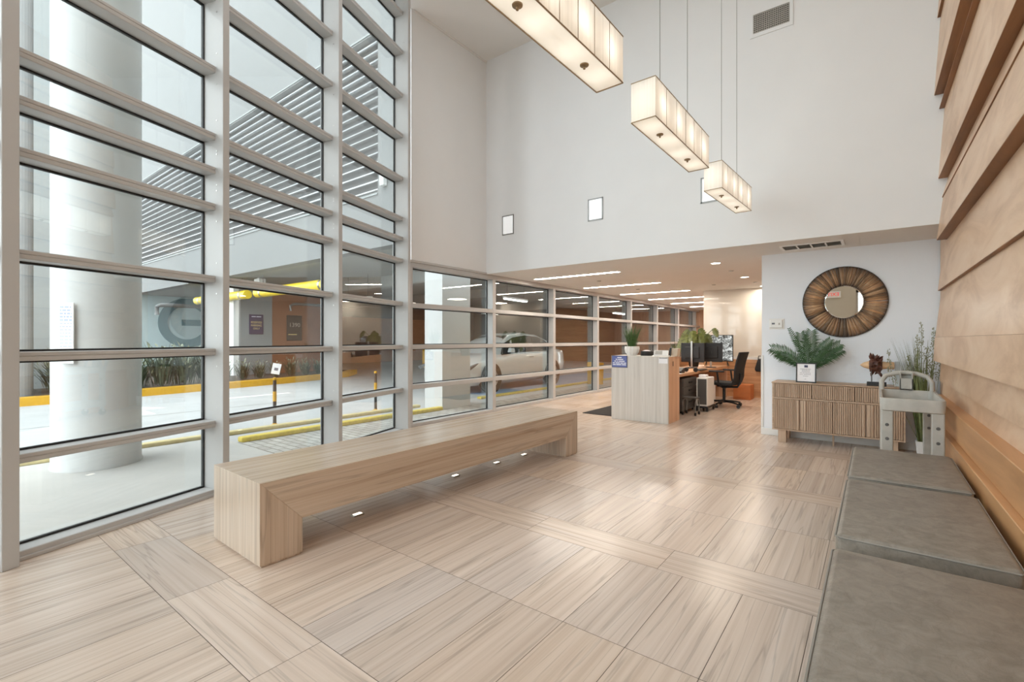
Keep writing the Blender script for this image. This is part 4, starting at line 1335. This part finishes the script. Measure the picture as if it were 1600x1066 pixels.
# ------------------------------------------------------------------ outdoors: ground
struct(MB().box(-40, -6.56, -16, 5.85, -0.3, -0.015).box(-40, -5.28, 5.85, 26, -0.3, -0.015).box(-6.56, -6.05, 2.48, 5.85, -0.3, -0.015).build('ground', M['road']))
poly = [(-6.56, -16), (-6.56, 2.48), (-4.62, 2.48), (-2.95, -2.5), (12.0, -2.5), (12.0, -16)]
struct(MB().prism(poly, 2, -0.3, -0.008).build('sidewalk', M['concrete']))
struct(MB().prism([(-6.05, 2.48), (-6.05, 26), (-5.28, 26), (-5.28, 4.5), (-4.63, 2.48)], 2, -0.3, -0.009).build('paving', M['paving']))
tag(MB().box(-6.12, -5.99, 2.52, 5.84, -0.015, 0.05, 0.02, 3).build('kerb', M['kerb_yellow'], smooth=True), 'worn yellow kerb along the grey block paving outside', 'kerb')
tag(MB().box(-6.70, -6.58, -6, 5.84, -0.015, 0.035, 0.015, 3).build('kerb', M['kerb_tan'], smooth=True), 'faded yellow kerb line between pavement and driveway', 'kerb')
struct(MB().box(-9.35, -9.31, -12, 14, -0.0149, -0.0135).build('road_joint', M['garage_ceiling']))
kb2 = MB()
pts = [(-12.45, -10), (-12.5, 2.2), (-12.75, 4.2), (-13.25, 7.0), (-13.9, 9.2), (-14.9, 10.2)]
for (p, q_) in zip(pts[:-1], pts[1:]):
    v = Vector((q_[0] - p[0], q_[1] - p[1], 0)).normalized()
    nn = Vector((-v.y, v.x, 0)) * 0.28
    if nn.x > 0: nn = -nn
    kb2.prism([(p[0], p[1]), (q_[0], q_[1]), (q_[0] + nn.x, q_[1] + nn.y), (p[0] + nn.x, p[1] + nn.y)], 2, -0.015, 0.14)
tag(kb2.build('kerb', M['yellow']), 'bright yellow kerb in front of the shrubs across the driveway', 'kerb')
pl_ = [(-12.7, -10), (-12.75, 2.2), (-13.0, 4.2), (-13.5, 7.0), (-14.1, 9.2), (-15.1, 10.2), (-15.9, 10.2), (-15.9, 6.4), (-23, 6.2), (-23, -10)]
struct(MB().prism(pl_, 2, -0.2, 0.10).build('planting_bed', M['soil']))
ar = MB()
ar.prism([(-10.2, 2.0), (-11.2, 2.5), (-10.2, 3.0)], 2, -0.0149, -0.0125).prism([(-9.5, 2.35), (-10.2, 2.35), (-10.2, 2.65), (-9.5, 2.65)], 2, -0.0149, -0.0125).box(-10.9, -10.7, 4.2, 5.6, -0.0149, -0.0125)
tag(ar.build('road_marking', M['white_plastic']), 'white arrow painted on the driveway beyond the column', 'road marking')
struct(MB().box(-8.6, -6.6, 8.0, 16.0, -0.0149, -0.012).build('parking_bay', plain('blue_grey_paint', s2l(150, 166, 190), 0.8, noise=0.1)))
tag(MB().box(-6.6, -6.48, 7.4, 16.0, -0.0149, 0.03, 0.01).build('kerb', M['kerb_yellow']), 'yellow stripe beside the parked car', 'kerb')

# ------------------------------------------------------------------ outdoors: building over the driveway
FY = 5.85
LX0, LX1, LZ0, LZ1 = -24.0, -7.85, 4.17, 7.35
fa = MB()
fa.box(-45, LX0, FY, FY + 0.25, 3.06, 17.0).box(LX1, -5.29, FY, FY + 0.25, 3.06, 17.0).box(LX0, LX1, FY, FY + 0.25, 3.06, LZ0).box(LX0, LX1, FY, FY + 0.25, LZ1, 17.0)
fac = struct(fa.build('wall_facade', M['facade']))
lv = thing('louver_screen', 'white horizontal louver screen on the facade outside', 'louver', (LX1, FY, LZ0))
MB().box(LX0 - LX1, 0, 0.2, 0.24, 0, LZ1 - LZ0).build('backboard', M['louver_back'], lv)  # board behind the blades, coloured as their shadow
nb = 17
for k in range(nb):
    z = (LZ1 - LZ0) * (k + 0.5) / nb
    MB().prism([(0.03, z - 0.036), (0.05, z - 0.044), (0.16, z + 0.03), (0.14, z + 0.04)], 0, LX0 - LX1, 0).build('blade', M['louver'], lv)
MB().box(LX0 - LX1, 0, -0.02, 0.0, -0.06, -0.03).box(LX0 - LX1, 0, -0.02, 0.0, LZ1 - LZ0 + 0.03, LZ1 - LZ0 + 0.06).build('trim_bead', M['facade_grey'], lv)
struct(MB().box(-34, -5.29, FY + 0.25, 26, 3.06, 3.3).build('garage_ceiling', M['garage_ceiling']))
struct(MB().box(-34, -5.29, 8.6, 8.9, 2.75, 3.06).box(-34, -5.29, 13.0, 13.3, 2.75, 3.06).build('garage_beam', M['garage_ceiling']))
struct(MB().box(-24.2, -23.8, 5.6, 12.0, 0, 3.06).build('wall_mural', M['teal_wall']))
em = thing('wall_emblem', 'large dark ring emblem painted on the blue grey wall outside', 'emblem', (-23.8, 7.75, 1.95))
q = MB()
for k in range(64):
    a0, a1 = 2 * PI * k / 64, 2 * PI * (k + 1) / 64
    if 0.0 <= k < 8: continue
    q.prism([(0.72 * math.cos(a0), 0.72 * math.sin(a0)), (1.06 * math.cos(a0), 1.06 * math.sin(a0)), (1.06 * math.cos(a1), 1.06 * math.sin(a1)), (0.72 * math.cos(a1), 0.72 * math.sin(a1))], 0, 0, 0.03)
q.box(0, 0.03, -0.2, 0.75, -0.12, 0.14)
q.build('ring', M['teal_dark'], em)
struct(MB().box(-16.3, -16.0, 6.62, 7.68, 0, 3.06).build('wall_sign', M['facade_grey']))
struct(MB().box(-16.36, -15.96, 6.46, 6.62, 0, 3.06).build('trim_4', M['white_plastic']))
struct(MB().box(-16.3, -16.02, 7.68, 9.5, 0, 3.06).build('wall_brown', M['brown_wall']))
struct(MB().box(-34, -5.29, 24.0, 24.3, -0.02, 3.06).box(-22.0, -21.7, 9.5, 24.0, -0.02, 3.06).box(-22, -16.0, 9.5, 9.7, 0, 3.06).build('wall_garage', M['dark_wall']))
struct(MB().box(-21.7, -21.6, 12.5, 20, 0, 2.4).build('wall_garage_timber', M['brown_wall']))
# left-hand neighbour building
nbld = MB().box(-16.0, -15.2, -2.0, 2.7, 0, 10.0)
for k in range(5):
    nbld.box(-15.2, -15.17, -1.9 + 1.05 * k, -1.87 + 1.05 * k, 0, 10)
struct(nbld.build('wall_neighbour', M['facade_grey']))
struct(MB().lathe([(0.14, 0), (0.14, 12.0)], 20, -13.2, 1.53).build('pillar_slim', M['facade']))
col = struct(MB().lathe([(0.352, -0.01), (0.352, 0.01), (0.344, 0.02), (0.344, 12.0)], 64, -6.13, 1.23).build('pillar_round', M['column'], smooth=True))
nt_ = thing('notice_board', 'narrow white notice fixed to the round column outside', 'notice', (-6.13 + 0.36 * math.cos(R(-48)), 1.23 + 0.36 * math.sin(R(-48)), 1.0), R(-48) + R(90))
MB().box(-0.065, 0.065, -0.012, 0.0, 0, 0.56, 0.003).build('board', M['paper'], nt_)
g = MB()
rnd = random.Random(2)
for k in range(17):
    z = 0.52 - k * 0.03
    x = -0.052
    while x < 0.045:
        w_ = rnd.uniform(0.012, 0.035)
        g.box(x, min(0.052, x + w_), -0.0128, -0.012, z - (0.008 if k < 5 else 0.004), z + (0.008 if k < 5 else 0.004))
        x += w_ + 0.008
g.build('print_lines', plain('pale_blue_ink', s2l(176, 190, 214), 0.8), nt_)
pil = struct(MB().box(-6.47, -6.02, 5.84, 6.56, -0.02, 3.06).build('pillar_square', M['column']))

# signs on the far walls
ps = thing('parking_sign', 'purple parking sign on the grey wall across the driveway', 'sign', (-16.0, 7.16, 1.72), R(90))
MB().box(-0.22, 0.22, -0.03, 0, -0.32, 0.32, 0.01).build('panel', M['purple'], ps)
text('lettering', 'RESERVED', 0.095, M['yellow_ink'], ps, (0, -0.032, 0.06), (R(90), 0, 0), 0.002, sx=0.80)
text('lettering', 'PARKING', 0.095, M['yellow_ink'], ps, (0, -0.032, -0.04), (R(90), 0, 0), 0.002, sx=0.86)
text('lettering', 'ONLY', 0.085, M['yellow_ink'], ps, (0, -0.032, -0.14), (R(90), 0, 0), 0.002, sx=0.9)
MB().box(-0.15, -0.02, -0.032, -0.03, 0.235, 0.262).box(0.0, 0.15, -0.032, -0.03, 0.235, 0.262).build('heading_line', M['white_ink'], ps)
bs = thing('number_sign', 'dark brown sign with pale numerals on the brown wall', 'sign', (-16.02, 8.44, 1.625), R(90))
MB().box(-0.27, 0.27, -0.04, 0, -0.44, 0.44, 0.015).build('panel', M['brown_sign'], bs)
text('lettering', '1390', 0.20, M['grey_plastic'], bs, (0.0, -0.043, 0.10), (R(90), 0, 0), 0.003)
MB().box(-0.22, 0.08, -0.043, -0.04, -0.24, -0.21).build('underline', M['yellow_ink'], bs)
sg = thing('lawn_sign', 'small white tilted sign in the shrubs before the brown wall', 'sign', (-13.35, 6.45, 0.1), R(75))
a_ = MB().box(-0.11, 0.11, -0.01, 0, 0.16, 0.46).build('panel', M['paper'], sg); a_.rotation_euler.y = R(12)
b_ = MB().box(-0.05, 0.05, -0.012, -0.01, 0.26, 0.34).build('print', M['ink'], a_)
MB().tube([(0, 0.004, -0.05), (0, 0.004, 0.3)], 0.008).build('stake', M['dark_grey'], sg)

# clearance bars under the soffit edge
def bar(label, x0, x1):
    t = thing('clearance_bar', label, 'clearance bar', (0, 6.3, 2.55), 0, 'yellow clearance bars')
    MB().lathe([(0, x0), (0.12, x0), (0.13, x0 + 0.01), (0.13, x1 - 0.01), (0.12, x1), (0, x1)], 24, 0, 0, 0).build('tube', M['yellow_bar'], t, True)
    for x in (x0 + 0.35, x1 - 0.35):
        MB().lathe([(0.133, x - 0.04), (0.135, x), (0.133, x + 0.04)], 24, 0, 0, 0).build('collar', M['steel'], t, True)
        MB().tube([(x, 0, 0.13), (x, 0, 0.51)], 0.008).build('hanger', M['dark_grey'], t)


bar('yellow clearance bar hanging farther left under the soffit', -18.4, -14.6)
bar('yellow clearance bar hanging nearer and right under the soffit', -14.0, -10.25)

fx = thing('flood_light', 'small white lamp box under the soffit above the clearance bars', 'lamp', (-14.5, 6.6, 3.06))
MB().box(-0.17, 0.17, -0.10, 0.10, -0.16, -0.03, 0.02).box(-0.05, 0.05, -0.05, 0.05, -0.03, 0.0).build('housing', M['white_plastic'], fx)
MB().box(-0.14, 0.14, -0.08, 0.08, -0.165, -0.16).build('lens', M['acrylic'], fx)
fx = thing('facade_light', 'small white fixture on the facade right of the louver screen', 'lamp', (-7.62, FY, 4.22))
MB().box(-0.06, 0.06, -0.10, 0.0, 0, 0.24, 0.015).build('housing', M['white_plastic'], fx)
MB().box(-0.045, 0.045, -0.105, -0.10, 0.02, 0.08).build('lens', M['acrylic'], fx)

# pipes under the garage ceiling
pi_ = thing('ceiling_pipe', 'pale pipe with elbow under the garage ceiling near the emblem', 'pipe', (0, 0, 0))
MB().tube([(-20, 5.6, 2.1), (-20, 5.6, 2.38), (-20, 5.7, 2.44), (-20, 5.9, 2.45), (-20, 9.4, 2.45)], 0.07, 12).build('run', M['facade'], pi_, True)
pi2 = thing('ceiling_pipe', 'pale pipe with elbow in front of the brown wall', 'pipe', (0, 0, 0))
MB().tube([(-15.8, 8.2, 2.2), (-15.8, 8.2, 2.38), (-15.8, 8.3, 2.44), (-15.8, 8.5, 2.45), (-15.8, 9.5, 2.45)], 0.045, 12).build('run', M['cable'], pi2, True)

# garage tube and panel lights
gl_ = thing('garage_light', 'bright strip light hanging above the parked car', 'ceiling light', (-8.3, 11.0, 2.35), R(8), 'strip lights in the garage')
MB().box(-0.06, 0.06, -0.65, 0.65, 0.03, 0.08).build('housing', M['white_plastic'], gl_)
MB().box(-0.05, 0.05, -0.63, 0.63, 0.0, 0.03, 0.01).build('tube', M['lamp_white'], gl_)
MB().tube([(0, -0.5, 0.08), (0, -0.5, 0.7)], 0.006).tube([(0, 0.5, 0.08), (0, 0.5, 0.7)], 0.006).build('rods', M['dark_grey'], gl_)
dup(gl_, (-11.8, 8.1, 2.35), R(88), 'bright panel light on the garage ceiling beyond the far right tall bay')
dup(gl_, (-13.5, 16.0, 2.35), R(4), 'strip light deep inside the garage seen beyond the counter')
dup(gl_, (-9.0, 19.5, 2.35), R(4), 'farthest strip light in the garage')

# delineator posts
def post(label, x, y):
    t = thing('delineator_post', label, 'post', (x, y, -0.015), 0, 'black and yellow posts on the driveway')
    MB().lathe([(0, 0), (0.055, 0), (0.055, 0.03), (0.03, 0.035), (0.028, 0.05), (0, 0.05)], 16).build('foot', M['yellow'], t)
    hs = [0.03, 0.22, 0.37, 0.52, 0.60]
    q = MB(); q.lathe([(0.024, 0.03), (0.024, 0.36)], 14).lathe([(0.024, 0.50), (0.024, 0.66)], 14); q.build('pole', M['black'], t, True)
    MB().lathe([(0.025, 0.36), (0.026, 0.37), (0.026, 0.49), (0.025, 0.50)], 14).build('reflector_band', M['yellow'], t)
    MB().lathe([(0.024, 0.66), (0.026, 0.67), (0.026, 0.69), (0, 0.70)], 14).build('cap', M['yellow'], t)


post('black and yellow post nearer to the round column', -6.78, 3.29)
post('black and yellow post nearer to the square pillar', -6.80, 5.02)

# shrubs across the driveway
def shrub_mesh(seed):
    rnd = random.Random(seed)
    a, b_ = MB(), MB()
    for k in range(130):
        az = rnd.uniform(0, 2 * PI); r0 = rnd.uniform(0, 0.28)
        base = (r0 * math.cos(az), r0 * math.sin(az), rnd.uniform(0.0, 0.25))
        a.blade(base, az, rnd.uniform(0.05, 0.5), rnd.uniform(0.4, 0.85), rnd.uniform(0.025, 0.05), rnd.uniform(0.3, 1.4), 4)
    for k in range(60):
        az = rnd.uniform(0, 2 * PI); r0 = rnd.uniform(0.05, 0.42)
        b_.blade((r0 * math.cos(az), r0 * math.sin(az), rnd.uniform(0.3, 0.85)), az, rnd.uniform(0.2, 1.2), rnd.uniform(0.10, 0.2), rnd.uniform(0.04, 0.08), 0.9, 3)
    return a, b_


protos = []
for sd_ in (1, 2, 3):
    t = thing('shrub', 'dark leafy shrub with pale tips behind the yellow kerb', 'shrub', (-14.0 - 0.05 * sd_, 0.5 + 0.85 * sd_, 0.10), 0.7 * sd_, 'shrubs across the driveway')
    a, b_ = shrub_mesh(sd_)
    a.build('foliage', M['leaf_dark'], t, fix=False); b_.build('pale_tips', M['leaf_pale'], t, fix=False)
    protos.append(t)
rnd = random.Random(9)
for k in range(20):
    y = -0.6 + 0.5 * k
    if 0.7 < y < 2.3: continue
    x = -13.35 - (0 if y < 2.2 else (y - 2.2) * 0.17)
    s_ = rnd.uniform(0.95, 1.15) if y < 5.0 else rnd.uniform(0.5, 0.7)
    dup(protos[k % 3], (x, y, 0.10), rnd.uniform(0, 6), scale=(s_ * 0.85, s_ * 0.85, s_ * 1.05))

# parked car
car = thing('car', 'silver white car parked behind the square pillar outside', 'car', (-7.93, 7.55, -0.015))
car.scale = (0.92, 1, 1)
# local: y forward = towards -y; body from y=0 (nose) to y=4.4 ; side faces +x at x=+0.88
prof = [  # y, half width, z bottom, z belt, z top, roof half width
    (0.00, 0.42, 0.30, 0.52, 0.60, 0.36), (0.10, 0.62, 0.22, 0.60, 0.70, 0.52), (0.35, 0.82, 0.18, 0.70, 0.80, 0.70), (0.80, 0.90, 0.18, 0.78, 0.88, 0.74),
    (1.15, 0.91, 0.18, 0.83, 0.95, 0.74), (1.60, 0.91, 0.18, 0.86, 1.18, 0.64), (2.05, 0.91, 0.18, 0.88, 1.36, 0.60), (2.60, 0.91, 0.18, 0.89, 1.42, 0.59), (3.20, 0.91, 0.18, 0.90, 1.38, 0.58),
    (3.80, 0.90, 0.20, 0.92, 1.22, 0.58), (4.20, 0.84, 0.26, 0.92, 1.02, 0.62), (4.40, 0.74, 0.34, 0.80, 0.90, 0.60)]
q = MB()
rings = []
for (y, w, zb, zl, zt, wr) in prof:
    half = [(w * 0.86, zb), (w * 0.97, zb + 0.08), (w, (zb + zl) / 2), (w * 0.985, zl - 0.05), (w * 0.95, zl), (wr, zt - 0.04), (wr * 0.8, zt), (0, zt + 0.012)]
    full = half + [(-x, z) for x, z in half[::-1][1:]]
    rings.append([q.bm.verts.new((x, y, z)) for x, z in full])
n_ = len(rings[0])
for i in range(len(rings) - 1):
    for k in range(n_ - 1):
        q.bm.faces.new([rings[i][k], rings[i][k + 1], rings[i + 1][k + 1], rings[i + 1][k]])
    q.bm.faces.new([rings[i][n_ - 1], rings[i][0], rings[i + 1][0], rings[i + 1][n_ - 1]])
q.bm.faces.new(rings[0]); q.bm.faces.new(rings[-1][::-1])
q.build('body', M['car_paint'], car, True)
# wheel arches as dark recesses, wheels
for y in (0.92, 3.55):
    for sx in (1, -1):
        MB().lathe([(0, 0.0), (0.375, 0.0), (0.375, 0.012), (0, 0.012)], 32, y, 0.33, 0).build('wheel_arch', M['tyre'], car, loc=(0.905 * sx - 0.006, 0, 0))
        wl = MB().lathe([(0.2, -0.10), (0.31, -0.10), (0.33, -0.07), (0.33, 0.07), (0.31, 0.10), (0.2, 0.10)], 32, y, 0.33, 0).build('tyre', M['tyre'], car, True, loc=(0.835 * sx + 0.01 * sx, 0, 0))
        r_ = MB().lathe([(0, 0.085), (0.05, 0.09), (0.06, 0.07)], 20, y, 0.33, 0)
        r_.lathe([(0.21, 0.10), (0.19, 0.09), (0.185, 0.02)], 28, y, 0.33, 0)
        for k in range(10):
            a = 2 * PI * k / 10
            r_.tube([(0.075, y + 0.05 * math.cos(a), 0.33 + 0.05 * math.sin(a)), (0.088, y + 0.2 * math.cos(a), 0.33 + 0.2 * math.sin(a))], 0.014, 6)
        rm = r_.build('rim', M['steel'], wl, True)
        if sx < 0: rm.scale = (-1, 1, 1)
for sx in (1, -1):
    g = MB()
    def sp(y):
        for p, q_ in zip(prof[:-1], prof[1:]):
            if p[0] <= y <= q_[0]:
                f = (y - p[0]) / (q_[0] - p[0])
                return [a_ + (b2 - a_) * f for a_, b2 in zip(p, q_)]
    ys = [1.35, 1.6, 1.9, 2.05, 2.3, 2.6, 2.9, 3.2, 3.5, 3.75]
    prev = None
    for y in ys:
        _, w, zb, zl, zt, wr = sp(y)
        f0, f1 = 0.07, 0.93
        lo = Vector((w * 0.95 + (wr - w * 0.95) * f0, y, zl + (zt - 0.04 - zl) * f0)); hi = Vector((w * 0.95 + (wr - w * 0.95) * f1, y, zl + (zt - 0.04 - zl) * f1))
        if y in (ys[0], ys[-1]): hi = lo.lerp(hi, 0.25)
        off = Vector((0.006, 0, 0.004))
        pr2 = [(lo + off), (hi + off)]
        pr2 = [g.bm.verts.new((v.x * sx, v.y, v.z)) for v in pr2]
        if prev: g.bm.faces.new([prev[0], prev[1], pr2[1], pr2[0]])
        prev = pr2
    g.build('side_window', M['car_glass'], car)
    MB().prism([(1.52, 0.93), (1.68, 0.92), (1.68, 1.02), (1.56, 1.03)], 0, 0.90 * sx, 1.02 * sx, 0.012).build('side_mirror', M['car_paint'], car)
    MB().box(0.905 * sx - 0.008, 0.905 * sx + 0.008, 2.45, 2.63, 0.785, 0.80, 0.003).build('door_handle', M['dark_grey'], car)
    MB().prism([(0.10, 0.60), (0.16, 0.53), (0.42, 0.655), (0.50, 0.70)], 0, 0.80 * sx, 0.885 * sx, 0.005).build('headlight', M['headlight'], car)
g = MB()
g.quad([(-0.60, 1.20, 0.975), (0.60, 1.20, 0.975), (0.50, 1.98, 1.345), (-0.50, 1.98, 1.345)])
g.build('windscreen', M['car_glass'], car)

# yellow floor sign and yellow wall box
wf = thing('caution_sign', 'yellow folding floor sign seen through the low windows left of the counter', 'sign', (-6.15, 11.8, -0.015), R(60))
a_ = MB().prism([(-0.16, 0), (0.16, 0), (0.10, 0.62), (-0.10, 0.62)], 1, -0.012, 0.012, 0.004).build('front_panel', M['yellow'], wf); a_.rotation_euler.x = R(12); a_.location.y = -0.13
b_ = MB().prism([(-0.16, 0), (0.16, 0), (0.10, 0.62), (-0.10, 0.62)], 1, -0.012, 0.012, 0.004).build('rear_panel', M['yellow'], wf); b_.rotation_euler.x = R(-12); b_.location.y = 0.13
yb = thing('ticket_box', 'yellow box on a post beside the square pillar far outside', 'box', (-14.0, 12.72, -0.015))
MB().box(-0.06, 0.06, -0.16, 0.16, 0.15, 0.85, 0.01).build('body', M['yellow'], yb)
MB().box(-0.04, 0.04, -0.04, 0.04, 0, 0.15).build('post', M['dark_grey'], yb)
